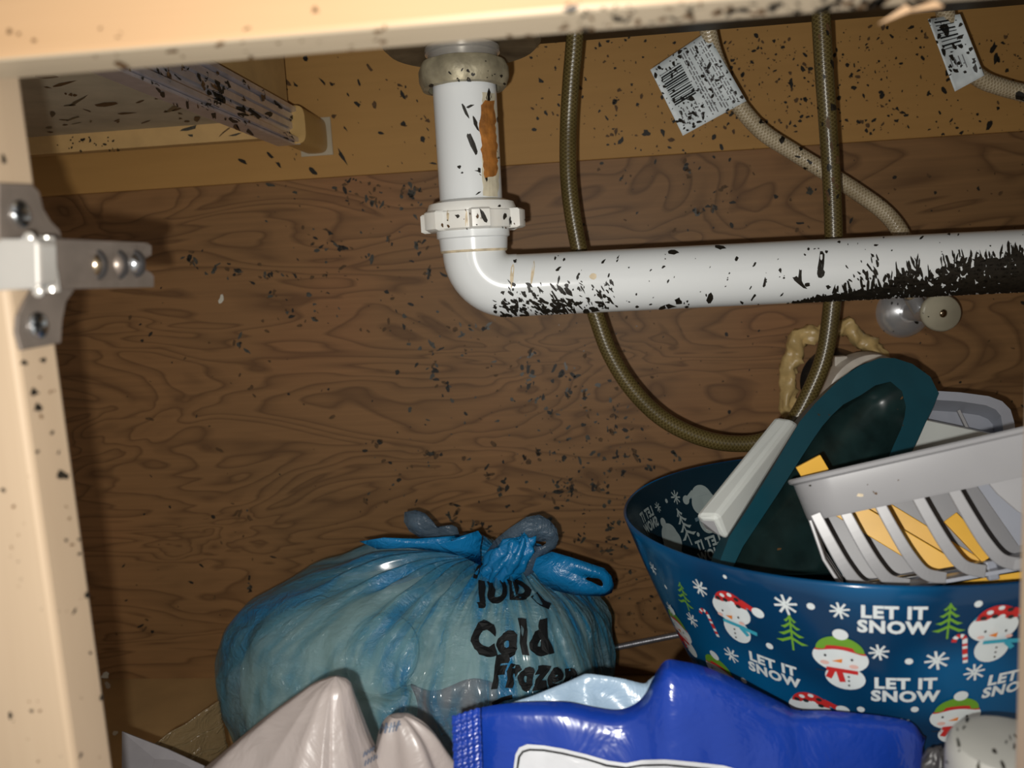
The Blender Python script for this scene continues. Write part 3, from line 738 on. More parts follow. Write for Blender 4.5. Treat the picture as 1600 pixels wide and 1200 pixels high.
# white handle bar
t = thing('kitchen_utensil', 'white plastic utensil handle with blunt end resting in the bowl beside the teal tray', 'utensil', P(1110, 830, .50))
q0 = [P(1085, 806, .484), P(1121, 806, .478), P(1136, 846, .484), P(1100, 828, .497)]
q1 = [P(1210, 651, .565), P(1238, 655, .560), P(1250, 662, .566), P(1226, 668, .580)]
m = MB(); m.hexa(q0+q1); m.build('grip', 'white_plastic', t, bevel=.003)
ce = sum(q0, V())/4
tri = [ce+(q-ce)*.55 for q in q0]; en = (ce-sum(q1, V())/4).normalized()
MB().prism([q+en*.0002 for q in tri], en*.0006).build('end_plug', 'gray_plastic', t)
# grey tray behind
t = thing('gray_tray', 'light grey plastic tray with rounded corner behind the teal tray', 'tray', P(1500, 700, .66))
def loop_px(pts, Y, off=V()): return [P(x, y, Y)+off for x, y in pts]
ot = [(1405, 606), (1450, 610), (1500, 613), (1545, 619), (1566, 627), (1579, 640), (1585, 660), (1592, 720), (1500, 740), (1405, 730)]
it_ = [(1410, 622), (1450, 624), (1500, 627), (1540, 633), (1556, 640), (1564, 650), (1567, 668), (1572, 716), (1500, 730), (1410, 722)]
i2 = [(1416, 640), (1450, 641), (1496, 644), (1530, 649), (1544, 655), (1551, 663), (1554, 678), (1558, 710), (1500, 722), (1416, 716)]
n = len(ot); m = MB()
m.add(loop_px(ot, .665)+loop_px(ot, .660)+loop_px(it_, .658)+loop_px(i2, .675), [(r*n+i, r*n+(i+1) % n, (r+1)*n+(i+1) % n, (r+1)*n+i) for r in range(3) for i in range(n)]+[[3*n+i for i in range(n)]])
m.build('tray_body', 'gray_tray', t, smooth=True, angle=30)
MB().bar([P(1497, 641, .666), P(1512, 672, .662)], .0022, .003).build('rib', 'gray_plastic', t)
o = MB().prism([P(x, y, .640) for x, y in ((1424, 668), (1440, 655), (1520, 672), (1600, 690), (1600, 740), (1410, 740))], (0, .012, 0)).build('pale_box', 'white_plastic', bevel=.001)
tag(o, 'pale flat box edge lying in the grey tray', 'box')

# grey basket
B0 = P(1232, 750, .470); B1 = P(1600, 666, .445)
bx = (B1-B0).normalized(); by = V((.03, .95, -.31)); by = (by-bx*by.dot(bx)).normalized(); bz = bx.cross(by).normalized()
if bz.z < 0: bz = -bz
def BP(s, d, h): return B0+bx*s+by*d-bz*h
BW, BD, BH = .190, .080, .072
basket = thing('gray_basket', 'light grey plastic slotted basket with deep rim tilted in the bowl', 'basket', BP(.09, .05, BH))
def bloop(inset, h, rc=.022, n=8):
    w, d = BW-2*inset, BD-2*inset; rc = max(rc-inset*.6, .006); out = []
    for cx, cy, a0 in ((inset+rc, inset+rc, math.pi), (inset+w-rc, inset+rc, 1.5*math.pi), (inset+w-rc, inset+d-rc, 0), (inset+rc, inset+d-rc, .5*math.pi)):
        for k in range(n+1):
            a = a0+k/n*math.pi/2; out.append(BP(cx+rc*math.cos(a), cy+rc*math.sin(a), h))
    return out
def loops(m, Ls, mi=0):
    n = len(Ls[0]); b = sum(Ls, [])
    m.add(b, [(r*n+i, r*n+(i+1) % n, (r+1)*n+(i+1) % n, (r+1)*n+i) for r in range(len(Ls)-1) for i in range(n)], mi)
m = MB(); loops(m, [bloop(.0036, .026), bloop(.0030, .0245), bloop(.001, .004), bloop(-.0012, .0028), bloop(-.0016, .001), bloop(-.0008, 0), bloop(.0020, 0), bloop(.0042, .006), bloop(.0056, .026), bloop(.0036, .026)])
m.build('rim_band', 'gray_plastic', basket, smooth=True, angle=40)
fr = -by
for s0, s1 in ((.009, .020), (.0245, .040), (.0435, .060), (.0635, .080), (.082, .098)):
    pth = smooth_path([BP(s0, .005, .022), BP(s0+.0035, .005, .040), BP(s0+.0075, .0055, .056), BP(s0+.0125, .007, .0665), BP(s0+.022, .010, .0715)], 5)
    MB().bar(pth, lambda k: .0062+.001*k, .0022, fr).build('rib', 'gray_plastic', basket, bevel=.0006)
for k in range(3):
    d0 = .022+.026*k
    MB().bar([BP(.0045, d0, .020), BP(.006, d0, .05), BP(.012, d0, .07)], .006, .0022, -bx).build('rib', 'gray_plastic', basket, bevel=.0006)
MB().bar(smooth_path([BP(.098, .009, .0705), BP(.130, .009, .0705), BP(.185, .009, .0705)], 4), .0060, .0030, fr).build('bottom_rail', 'gray_plastic', basket, bevel=.0008)
tabp = [(.098, .020), (.1025, .032), (.109, .043), (.117, .0515), (.127, .0565), (.138, .058), (.150, .0565), (.160, .0515), (.168, .043), (.174, .032), (.178, .020)]
MB().prism([BP(s, .0042, h) for s, h in tabp], by*.0022).build('front_tab', 'gray_plastic', basket)
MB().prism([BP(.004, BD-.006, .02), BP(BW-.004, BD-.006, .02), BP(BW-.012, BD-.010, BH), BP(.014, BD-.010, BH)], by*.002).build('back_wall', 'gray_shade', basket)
m = MB(); L0 = bloop(.010, BH); L1 = bloop(.010, BH+.002); n = len(L0)
m.add(L0+L1, [list(range(n)), [n+i for i in range(n)][::-1]]+[(i, (i+1) % n, n+(i+1) % n, n+i) for i in range(n)]); m.build('base', 'gray_tray', basket)
MB().prism([BP(.10, .050, .024), BP(.178, .050, .022), BP(.178, .052, .066), BP(.112, .052, .066)], by*.003).build('divider', 'gray_tray', basket)

# yellow slats
def stick(a, b, w, lab, seam=True):
    m = MB().bar([a, b], w, .003, (0, -1, .15)); o = m.build('yellow_stick', 'yellow', bevel=.0005); tag(o, lab, 'stick', 'yellow sticks in the grey basket')
    return o
S = lambda x, y, d: P(x, y, d)
stick(S(1250, 742, .515), S(1288, 722, .515), .011, 'short yellow stick end poking up beside the teal tray')
stick(S(1290, 776, .512), S(1500, 902, .478), .0145, 'long yellow stick slanting across the basket slots')
stick(S(1352, 780, .520), S(1530, 890, .490), .0120, 'second yellow stick slanting just above the long one')
stick(S(1484, 808, .500), S(1545, 872, .486), .0095, 'yellow stick end behind the hanging tab of the basket')
stick(S(1462, 912, .466), S(1620, 893, .450), .0075, 'flat yellow stick under the chrome wires')
# chrome wire rack
t = thing('wire_rack', 'two chrome wires running along under the grey basket', 'rack', P(1450, 900, .46))
MB().tube(smooth_path([P(1270, 921, .470), P(1340, 914, .466), P(1440, 899, .460), P(1530, 884, .455), P(1640, 868, .450)], 6), .0016, 10).build('wire', 'wire', t, smooth=True)
MB().tube(smooth_path([P(1460, 913, .455), P(1540, 898, .452), P(1640, 882, .448)], 6), .0016, 10).build('wire', 'wire', t, smooth=True)
MB().bar([P(1546, 876, .452), P(1552, 906, .450)], .006, .004).build('clip', 'gray_tray', t, bevel=.001)

# ================================================================== BLUE GROCERY BAG
K = P(783, 868, .70); zk = K.z
def bagR(th):
    c_, s_ = math.cos(th), math.sin(th)
    a = .098 if c_ > 0 else .280; b = .105 if s_ > 0 else .135
    return 1/math.sqrt((c_/a)**2+(s_/b)**2)
def bag_pt(u, v, inner=False):
    th = 2*math.pi*u; R = bagR(th); left = .5-.5*math.cos(th); h = .100+.020*left; ex = 2.1+1.9*left
    x, y = math.cos(th), math.sin(th)
    if v < .72:
        a = v/.72*math.pi/2; q = math.sin(a); r = R*q; dz = -h*(1-math.sqrt(max(0, 1-q**ex)))+.006*left*math.exp(-((q-.35)/.28)**2)
        if not inner:
            w = 17*th+1.6*math.sin(3*th+.5)
            pl = 1-2*abs(math.sin(w))+.6*math.sin(37*th+2.1*math.sin(2*th))
            dz += .0050*math.exp(-((q-.36)/.27)**2)*(.6+.5*left)*pl
        z = zk+dz
    else:
        b = (v-.72)/.28; r = R*(1-.16*b*b); z = (zk-h)*(1-b)+.002; q = 1
    p = V((K.x+r*x, K.y+r*y, z))
    if inner: return p
    nz = noise.noise(p*16)*.008*min(1, q*1.5)+noise.noise(p*38+V((5, 1, 2)))*.004*q
    wr = (noise.noise(V((th*9, z*26+th*6, 3.1)))*.0045+.0022*noise.noise(V((th*26, z*30, 7.7))))*q*q*(1 if v < .95 else .3)
    dirv = V((x*q, y*q, (1-q)*.9+.15)).normalized()
    p = p+dirv*(nz+wr)
    if y < .3:          # a round tub presses through the film
        sx, sy = proj(p); dx, dy = sx-588, sy-1018; d = math.hypot(dx/66, dy/66)
        if d < 1.25:
            k = 1 if d < .92 else max(0, (1.25-d)/.33); p = p+V((0, -1, .1))*.010*k
    p.z = max(p.z, .0015)
    return p
bag = thing('blue_grocery_bag', 'tied translucent blue plastic grocery bag with black lettering Cold and Frozen', 'bag', V((K.x-.09, K.y, 0)))
m = MB(); m.grid(bag_pt, 420, 110, True, uv=True)
bag_bvh = BVHTree.FromPolygons(m.v, m.f)
bag_film = m.build('bag_film', 'blue_film', bag, smooth=True)
def bag_hit(px, py):
    r = bag_bvh.ray_cast(CAM, ray(px, py).normalized()); return r[0]
# its contents
hs = [bag_hit(588+50*math.cos(a), 1018+50*math.sin(a)) for a in [k*math.pi/6 for k in range(12)]]
c0 = sum(hs, V())/12; nn = sum(((hs[k]-c0).cross(hs[(k+1) % 12]-c0) for k in range(12)), V()).normalized()
if nn.y < 0: nn = -nn
smp = [bag_hit(588+r*math.cos(a), 1018+r*math.sin(a)) for r in (8, 24, 40, 56, 64) for a in [k*math.pi/8 for k in range(16)]]
c0 = c0+nn*(max((h-c0).dot(nn) for h in smp if h is not None)+.0012)
o = MB().lathe(c0, nn, [(.0, -.001), (.029, -.001), (.0315, .001), (.0315, .004), (.029, .006), (.028, .012), (.0, .012)], 48, cap=False).build('round_tub', 'content_lid', smooth=True, angle=40, origin=c0)
tag(o, 'round white tub lid pressing through the blue bag film', 'tub')
def bundle(x0, x1, k, seed):
    C0 = V((K.x-.085, K.y, .10)); m = MB()
    def fn(u, v):
        p = bag_pt(u, v, True); q = C0+(p-C0)*k
        q = q+(p-C0).normalized()*(.007*noise.noise(p*13+V((seed, 0, 0)))+.003*noise.noise(p*45))
        w = q-c0; dn = w.dot(nn); rd = (w-nn*dn).length
        if rd < .044 and dn < .018: q = q+nn*(.018-dn)*min(1, (.044-rd)/.010)
        q.x = min(max(q.x, x0), x1); q.z = max(q.z, .004); return q
    m.grid(fn, 120, 50, True); return m
o = bundle(-1, 1, .88, 2).build('wrapped_bundle', 'content_pale', smooth=True)
tag(o, 'pale wrapped bundle filling the blue bag, seen through the film', 'bundle')
def pinkp(u, v):
    h = bag_hit(640+150*u+12*math.sin(v*5), 1072+118*v+10*math.sin(u*7)); return h+V((.0, .004, -.001))
o = MB().grid(pinkp, 16, 14).build('pink_packet', 'content_pink', smooth=True, solid=.003)
tag(o, 'pink packet low in the blue bag, seen through the film', 'packet')
# knot, ears and handles
m = MB()
def knot(u, v):
    th = 2*math.pi*u; p = P(792, 878, .655); ph = math.pi*v
    q = V((math.cos(th)*math.sin(ph), math.sin(th)*math.sin(ph), math.cos(ph)))
    k = 1+.35*noise.noise(q*3.1)+.14*math.sin(9*th)
    return p+V((q.x*.018*k, q.y*.012*k, q.z*.020*k))+V((q.z*.014, 0, 0))
m.grid(knot, 48, 20, True).build('knot', 'blue_film2', bag, smooth=True)
def loop_sheet(name, outer, inner, Y, mat, wav=.004, lab=None):
    n = len(outer); m = MB()
    def yy(x, y): return Y+wav*math.sin(x*.06)+wav*math.cos(y*.08)
    o1 = [P(x, y, yy(x, y)) for x, y in outer]
    if inner:
        i1 = [P(x, y, yy(x, y)) for x, y in inner]
        mid = [P((a[0]+b[0])/2, (a[1]+b[1])/2, yy((a[0]+b[0])/2, (a[1]+b[1])/2)-.0015) for a, b in zip(outer, inner)]
        m.add(o1+mid+i1, [(r*n+i, r*n+(i+1) % n, (r+1)*n+(i+1) % n, (r+1)*n+i) for r in range(2) for i in range(n)])
    else:
        cx = sum(p[0] for p in outer)/n; cy = sum(p[1] for p in outer)/n
        mid = [P((x+cx)/2, (y+cy)/2, yy((x+cx)/2, (y+cy)/2)-.0015) for x, y in outer]
        m.add(o1+mid+[P(cx, cy, Y-.002)], [(i, (i+1) % n, n+(i+1) % n, n+i) for i in range(n)]+[(n+i, n+(i+1) % n, 2*n) for i in range(n)])
    o = m.build(name, mat, bag, smooth=True, solid=.0006)
    if lab: o['label'] = lab
loop_sheet('handle_ear', [(760, 862), (775, 842), (795, 826), (822, 808), (842, 804), (858, 812), (870, 826), (873, 842), (868, 856), (852, 866), (842, 872), (838, 892), (815, 905), (780, 890)],
           [(828, 848), (829, 845), (830, 844), (832, 843), (838, 845), (842, 846), (848, 846), (853, 846), (853, 849), (848, 853), (842, 854), (838, 854), (834, 852), (830, 851)], .665, 'grey_film', .003, 'thin crumpled handle loop')
loop_sheet('handle_ear', [(632, 800), (650, 797), (664, 802), (674, 812), (682, 822), (695, 826), (706, 820), (714, 824), (718, 836), (722, 850), (690, 852), (660, 842), (640, 830), (631, 815)], None, .700, 'grey_film', .003, 'limp left handle ear')
loop_sheet('gathered_flap', [(562, 846), (600, 840), (650, 842), (700, 838), (735, 836), (747, 829), (753, 838), (750, 858), (752, 884), (735, 872), (690, 862), (640, 856), (590, 858)], None, .645, 'blue_film2', .002)
loop_sheet('tied_handle', [(838, 872), (862, 862), (890, 870), (920, 880), (944, 888), (955, 900), (959, 914), (956, 926), (944, 931), (920, 931), (895, 929), (865, 922), (845, 908), (832, 890)],
           [(914, 904), (918, 902), (922, 902), (926, 903), (931, 903), (936, 904), (940, 907), (942, 911), (942, 915), (940, 916), (936, 915), (930, 912), (924, 909), (918, 907)], .645, 'blue_film2', .003, 'bright blue handle strap')

# ================================================================== BLUE PACKAGE
pk = [(712, 1118), (735, 1110), (762, 1104), (800, 1099), (850, 1097), (890, 1098), (930, 1106), (965, 1110), (990, 1102), (1008, 1085), (1022, 1058), (1040, 1033), (1065, 1034), (1100, 1042), (1140, 1058), (1180, 1078), (1220, 1098), (1245, 1110), (1290, 1111), (1340, 1115), (1390, 1121), (1425, 1130), (1442, 1152)]
YK = .405
top = smooth_path([P(x, y, YK) for x, y in pk], 5); nt = len(top)
pack = thing('blue_package', 'glossy royal blue plastic package torn open at the top in front of the bowl', 'package', V((top[nt//2].x, YK, 0)))
def pack_pt(i, v, side):
    p = top[i]; u = i/(nt-1); bul = math.sin(math.pi*min(max(u, .0), 1))**.5
    z = p.z*(1-v); y = YK+side*(.030*bul*math.sin(math.pi*min(1, v*1.0))**.6)
    w = noise.noise(V((p.x*24, z*24, side*3)))*.004*min(1, v*6)+noise.noise(V((p.x*60, z*50, side*5)))*.0016*min(1, v*8)
    xx = p.x+(.004*math.sin(z*60) if i in (0, nt-1) else 0)
    return V((xx, y+w*side, max(z, .002)))
m = MB(); m.grid(lambda u, v: pack_pt(round(u*(nt-1)), v, -1), nt, 40)
pack_front = m.build('front_film', 'pack_blue', pack, smooth=True, solid=.0004)
def backp(u, v):
    p = pack_pt(round(u*(nt-1)), v, 1); return V((p.x, min(p.y, .435), p.z))
m = MB(); m.grid(backp, nt, 30); m.build('back_film', 'pack_blue', pack, smooth=True, solid=.0004)
def seal(u, v):
    x = 706+44*u+6*v; p = P(x, 1120-14*u+150*v, .386); return p+V((0, .0012*math.sin(v*70)+.001*math.sin(u*30), 0))
m = MB(); m.grid(seal, 16, 60); m.build('side_seal', 'pack_blue', pack, smooth=True, solid=.0005)
li = [(775, 1112), (800, 1098), (830, 1088), (860, 1076), (885, 1066), (905, 1057), (918, 1053), (945, 1056), (975, 1061), (1005, 1068), (1015, 1062), (1030, 1052), (1052, 1052)]
lp = smooth_path([P(x, y, .425) for x, y in li], 5); nl = len(lp)
def liner(u, v):
    p = lp[round(u*(nl-1))]; q = V((p.x, .409, p.z-.028)); r = p.lerp(q, v)
    return r+V((0, noise.noise(r*55)*.008*math.sin(math.pi*v*.8), 0))
m = MB(); m.grid(liner, nl, 14); m.build('inner_liner', 'pack_liner', pack, smooth=True, solid=.0004)

# ================================================================== WHITE BAG, CLEAR FILM, CARD, CAN
A = P(524, 1057, .395)
wbag = thing('white_plastic_bag', 'crumpled off-white plastic bag rising to a flat peak in front of the blue bag', 'bag', V((A.x, A.y, 0)))
def wb(u, v):
    th = 2*math.pi*u; c_, s_ = math.cos(th), math.sin(th)
    a = .048 if c_ > 0 else .165; b = .050 if s_ > 0 else .085
    R = 1/math.sqrt((c_/a)**2+(s_/b)**2)
    if v < .6:
        q = v/.6; left = max(0, -c_); r = .0068*min(1, q*30)*(1-q)+.0035*q+R*q*(1 if c_ < 0 else .55+.45*q); dz = -(.098*q+.035*q*q) if c_ < 0 else -(.115*q+.02*q*q)
        fold = (.0050*(1-2*abs(math.sin(3.5*th+.8)))+.0028*(1-2*abs(math.sin(6.5*th))))*q*(1-.35*q)
        if v < .012: return V((A.x, A.y, A.z))
        p = V((A.x+r*c_*1.0, A.y+r*s_, A.z+dz+fold))
    else:
        b2 = (v-.6)/.4; z0 = A.z-.133
        p = V((A.x+(R+.0035)*c_*(1-.1*b2), A.y+(R+.0035)*s_*(1-.1*b2), max(.002, z0*(1-b2))))
    k = min(1, v*3)
    return p+V((noise.noise(p*30), noise.noise(p*30+V((9, 0, 0))), 0))*.0035*k
m = MB(); m.grid(wb, 200, 70, True); wb_o = m.build('bag_film', 'white_film', wbag, smooth=True)
m = MB(); A2 = P(622, 1118, .405)
def wb2(u, v):
    th = 2*math.pi*u; c_, s_ = math.cos(th), math.sin(th); q = v
    r = .004+.034*q+.006*math.sin(5*th+1)*q; p = V((A2.x+.010*q+r*c_, A2.y+r*s_*.7, max(.002, A2.z-.014*q-.08*q**2.2-.004*math.sin(9*th)*q)))
    return p+V((0, 0, noise.noise(p*60)*.006*q))
m.grid(wb2, 90, 30, True); wb2_o = m.build('crumpled_corner', 'white_film', wbag, smooth=True)
# clear film & grey card at lower left
m = MB()
fa = [P(236, 1168, .56), P(342, 1098, .60), P(360, 1190, .60), P(270, 1215, .56)]
def cf(u, v):
    a = fa[0].lerp(fa[1], u); b = fa[3].lerp(fa[2], u); p = a.lerp(b, v)
    p.z += .004*math.sin(v*18)+.003*noise.noise(p*60); return p
m.grid(cf, 24, 40); o = m.build('clear_film', 'clear_film', smooth=True, solid=.0004); tag(o, 'crinkled clear film sticking out left of the blue bag', 'plastic film')
o = MB().prism([P(190, 1142, .50), P(205, 1148, .50), P(262, 1170, .48), P(318, 1196, .46), P(330, 1260, .44), P(190, 1260, .44)], (0, .002, -.0015)).build('grey_card', 'grey_card', bevel=.0004)
tag(o, 'flat grey card leaning behind the left stile at the bottom', 'card')
c1 = P(1580, 1158, .335); can = thing('spotted_can', 'white round-topped container with black flecks in the lower right corner', 'container', V((c1.x, c1.y, 0)))
zt = c1.z; m = MB()
m.lathe((c1.x, c1.y, 0), (0, 0, 1), [(.0, zt), (.018, zt), (.0225, zt-.0015), (.0245, zt-.005), (.0250, zt-.010), (.0250, zt-.035)][::-1], 48, cap=False)
can_lid = m.build('lid', 'can_white', can, smooth=True, angle=40)
MB().lathe((c1.x, c1.y, 0), (0, 0, 1), [(.0235, zt-.036), (.0235, .001)], 40).build('can_body', 'can_white', can, smooth=True, angle=40)
m = MB()
def db(u, v):
    th = 2*math.pi*u; p = P(1468, 1200, .375); q = V((math.cos(th), math.sin(th), 0))
    r = .016*v+.003*math.sin(6*th)*v; z = p.z+.010-.03*v*v if v < .5 else (p.z+.0025)*(1-(v-.5)*2)
    return V((p.x+q.x*r, p.y+q.y*r*.8, max(.002, z+.003*noise.noise(q*4+V((0, 0, v*5))))))
m.grid(db, 40, 24, True); o = m.build('black_plastic_bag', 'dark_bag', smooth=True); tag(o, 'small crumpled black plastic between blue package and spotted container', 'bag')

# ================================================================== PRINT AND STAINS ON SURFACES
bpy.context.view_layer.update()
DG = bpy.context.evaluated_depsgraph_get()
BV = {}
def bvh(o):
    if o.name not in BV: BV[o.name] = BVHTree.FromObject(o, DG)
    return BV[o.name]
def hit(o, px, py):
    off = ORI[o.name]; d = ray(px, py).normalized()
    loc, nor, _, _ = bvh(o).ray_cast(CAM-off, d)
    if loc is None: return None
    if nor.dot(d) > 0: nor = -nor
    return loc+off, nor
def decal_mesh(o, verts_px, faces, off, mb, mi=0):
    vs = []
    for x, y in verts_px:
        h = hit(o, x, y)
        if h is None: return False
        vs.append(h[0]+h[1]*off)
    mb.add(vs, faces, mi); return True
def decal_poly(o, poly, off=.0006, rings=5, mb=None):
    n = len(poly); cx = sum(p[0] for p in poly)/n; cy = sum(p[1] for p in poly)/n; vs = []; fs = []
    for r in range(1, rings+1):
        vs += [(cx+(x-cx)*r/rings, cy+(y-cy)*r/rings) for x, y in poly]
    vs.append((cx, cy))
    fs = [(k, (k+1) % n, len(vs)-1) for k in range(n)]+[((r)*n+k, (r)*n+(k+1) % n, (r+1)*n+(k+1) % n, (r+1)*n+k) for r in range(rings-1) for k in range(n)]
    m = mb or MB(); decal_mesh(o, vs, fs, off, m); return m
def dense(poly, step=8):
    out = []
    for i in range(len(poly)):
        a, b = poly[i], poly[(i+1) % len(poly)]; n = max(1, int(math.hypot(a[0]-b[0], a[1]-b[1])/step))
        out += [lerp2(a, b, k/n) for k in range(n)]
    return out
def decal_strip(o, pts, w, off, mb, closed=False):
    pts = [q for i in range(len(pts)-1) for q in [lerp2(pts[i], pts[i+1], k/6) for k in range(6)]]+[pts[-1]]
    vs = []; n = len(pts)
    for i, p in enumerate(pts):
        a, b = pts[max(0, i-1)], pts[min(n-1, i+1)]; dx, dy = b[0]-a[0], b[1]-a[1]; l = math.hypot(dx, dy) or 1
        ww = w(i/(n-1)) if callable(w) else w
        vs += [(p[0]-dy/l*ww/2, p[1]+dx/l*ww/2), (p[0]+dy/l*ww/2, p[1]-dx/l*ww/2)]
    decal_mesh(o, vs, [(2*i, 2*i+1, 2*i+3, 2*i+2) for i in range(n-1)], off, mb)

# lettering on the blue bag
def bag_text(body, cx, cy, w, h, rot=0, shear=0, bold=.03, warp=None):
    vs, fs, tw, th = text_mesh(body, bold, 1.22)
    bm = bmesh.new(); bv = [bm.verts.new((x/tw, y/th, 0)) for x, y in vs]
    for f in fs:
        try: bm.faces.new([bv[i] for i in f])
        except ValueError: pass
    bmesh.ops.triangulate(bm, faces=bm.faces[:]); bmesh.ops.subdivide_edges(bm, edges=bm.edges[:], cuts=2)
    bm.verts.index_update(); out = []
    c_, s_ = math.cos(math.radians(rot)), math.sin(math.radians(rot))
    for v in bm.verts:
        x, y = v.co.x*w+shear*v.co.y*h, v.co.y*h
        if warp: x, y = warp(x, y)
        out.append((cx+x*c_+y*s_, cy-(y*c_-x*s_)*1.0))
    fs2 = [[v.index for v in f.verts] for f in bm.faces]; bm.free()
    m = MB(); ok = decal_mesh(bag_film, out, fs2, .0012, m); return m
def wob(x, y): return x+2.0*math.sin(y*.18+x*.03), y+2.2*math.sin(x*.11)
for body, cx, cy, w, h, rot, sh, nm in (('JUD', 786, 929, 88, 44, -4, -.05, 'Jud'), ('Cold', 796, 998, 118, 58, -3, 0, 'Cold'), ('Frozen', 836, 1053, 128, 54, 3, .10, 'Frozen')):
    m = bag_text(body, cx, cy, w, h, rot, sh, .07, wob)
    if m.v:
        o = m.build('printed_lettering', 'ink', bag, fix=False); o['label'] = 'black lettering '+('Cold' if nm == 'Cold' else 'Frozen' if nm == 'Frozen' else 'partly hidden in folds')
for pts, w in (([(741, 905), (746, 888), (753, 882)], 7), ([(834, 930), (846, 943), (858, 949)], 10), ([(852, 1000), (858, 1012), (861, 1022)], 7), ([(770, 1100), (785, 1092), (800, 1088)], 6)):
    m = MB(); decal_strip(bag_film, pts, w, .0012, m)
    if m.v: m.build('printed_stroke', 'ink', bag, fix=False)

# label on the package
m = MB(); lab = [(800, 1250), (803, 1200), (806, 1178), (812, 1167), (824, 1162), (850, 1164), (880, 1169), (915, 1178), (950, 1188), (978, 1192), (1004, 1187), (1040, 1186), (1085, 1190), (1130, 1195), (1160, 1204), (1170, 1250)]
decal_poly(pack_front, dense(lab, 10), .0010, 6, m)
if m.v: m.build('label_panel', 'pack_label', pack, fix=False)
m = MB(); decal_strip(pack_front, [(808, 1240), (809, 1200), (812, 1181), (818, 1173), (828, 1170), (850, 1171), (880, 1176), (915, 1185), (948, 1195), (978, 1199), (1004, 1195), (1040, 1194), (1085, 1198), (1128, 1203)], 3.2, .0016, m)
if m.v: m.build('label_outline', 'ink', pack, fix=False)
# faded lettering on the white bag
m = MB()
for k in range(9):
    x = 566+k*4.4; y = 1178-k*2.6
    decal_strip(wb_o, [(x, y+5), (x+2.5, y-4)], 2.0, .0010, m); decal_strip(wb_o, [(x+2, y+14+5), (x+4, y+14-4)], 2.2, .0010, m)
    decal_strip(wb_o, [(x, y+1), (x+4, y-1)], 1.6, .0011, m)
if m.v: tag(m.build('faded_lettering', 'ink_blue', wbag, fix=False), 'faded blue illegible lettering')
m = MB()
for k in range(6):
    x = 590+k*6; y = 1140-k*1.2
    decal_strip(wb2_o, [(x, y+8), (x+4, y-7)], 2.6, .0010, m); decal_strip(wb2_o, [(x, y+2), (x+6, y-2)], 2, .0011, m)
if m.v: tag(m.build('faded_lettering', 'ink_blue', wbag, fix=False), 'faded blue illegible lettering')

# rust-brown peeled label on the tailpiece
OBJ = bpy.data.objects
dp = next(o for o in OBJ if o.name == 'tailpiece'); drain = dp.parent
R1 = random.Random(11)
def jag(poly, j=2.0, step=6): return [(x+R1.uniform(-j, j), y+R1.uniform(-j, j)) for x, y in dense(poly, step)]
m = MB(); decal_poly(dp, jag([(753, 144), (773, 146), (776, 200), (779, 282), (777, 308), (755, 306), (753, 270)], .8), .0004, 5, m)
if m.v: m.build('label_glue', 'label_pale', dp, fix=False)
m = MB(); decal_poly(dp, jag([(751, 166), (758, 156), (771, 158), (773, 190), (777, 262), (775, 274), (756, 277), (752, 240), (749, 200)], 1.6), .0008, 5, m)
if m.v: tag(m.build('peeled_label', 'rust', dp, fix=False), 'rusty brown remains of a peeled label')

# ---- mold
BUF = {}
def splat(px, py, rx, ry=None, ang=0, mat='mold', only=None, n=9, rough=.45, R=R1):
    ry = ry or rx; d = ray(px, py).normalized()
    ok, loc, nor, idx, ob, mw = SC.ray_cast(DG, CAM, d)
    if not ok: return
    ob = OBJ[ob.name]
    if only and not any(ob.name.startswith(k) for k in only): return
    c0 = hit(ob, px, py)
    if c0 is None: return
    ca, sa = math.cos(math.radians(ang)), math.sin(math.radians(ang)); vs = [c0[0]+c0[1]*.0004]
    for k in range(n):
        a = 2*math.pi*k/n; s = 1+R.uniform(-rough, rough*.6); h = None
        for sh in (1, .7, .4, .15):
            x, y = rx*s*sh*math.cos(a), ry*s*sh*math.sin(a); h = hit(ob, px+x*ca-y*sa, py+x*sa+y*ca)
            if h is not None and abs((h[0]-c0[0]).y) < .02: break
            h = None
        vs.append((h[0]+h[1]*.0004) if h else vs[0])
    b = BUF.setdefault((ob.name, mat), MB()); b.add(vs, [(0, 1+k, 1+(k+1) % n) for k in range(n)])
def field(x0, y0, x1, y1, count, r0, r1, only, el=1.5, ang=None, mats=('mold',), n=7, power=2.2, seed=0):
    R = random.Random(seed or int(x0*7+y0))
    for _ in range(count):
        r = r0+(r1-r0)*R.random()**power; e = R.uniform(1, el)
        a = R.uniform(0, 180) if ang is None else ang+R.gauss(0, 16)
        splat(R.uniform(x0, x1), R.uniform(y0, y1), r*e, r/e**.5, a, R.choice(mats), only, n, .5, R)
def cluster(px, py, sx, sy, count, r0, r1, only, el=1.6, ang=None, mats=('mold',), seed=1):
    R = random.Random(seed+int(px*3+py))
    for _ in range(count):
        r = R.uniform(r0, r1); e = R.uniform(1, el)
        splat(R.gauss(px, sx), R.gauss(py, sy), r*e, r/e**.5, (R.uniform(0, 180) if ang is None else ang+R.gauss(0, 12)), R.choice(mats), only, 8, .5, R)
WB = ('wall_back', 'trim_4')
DK = ('mold', 'mold', 'mold_soft')
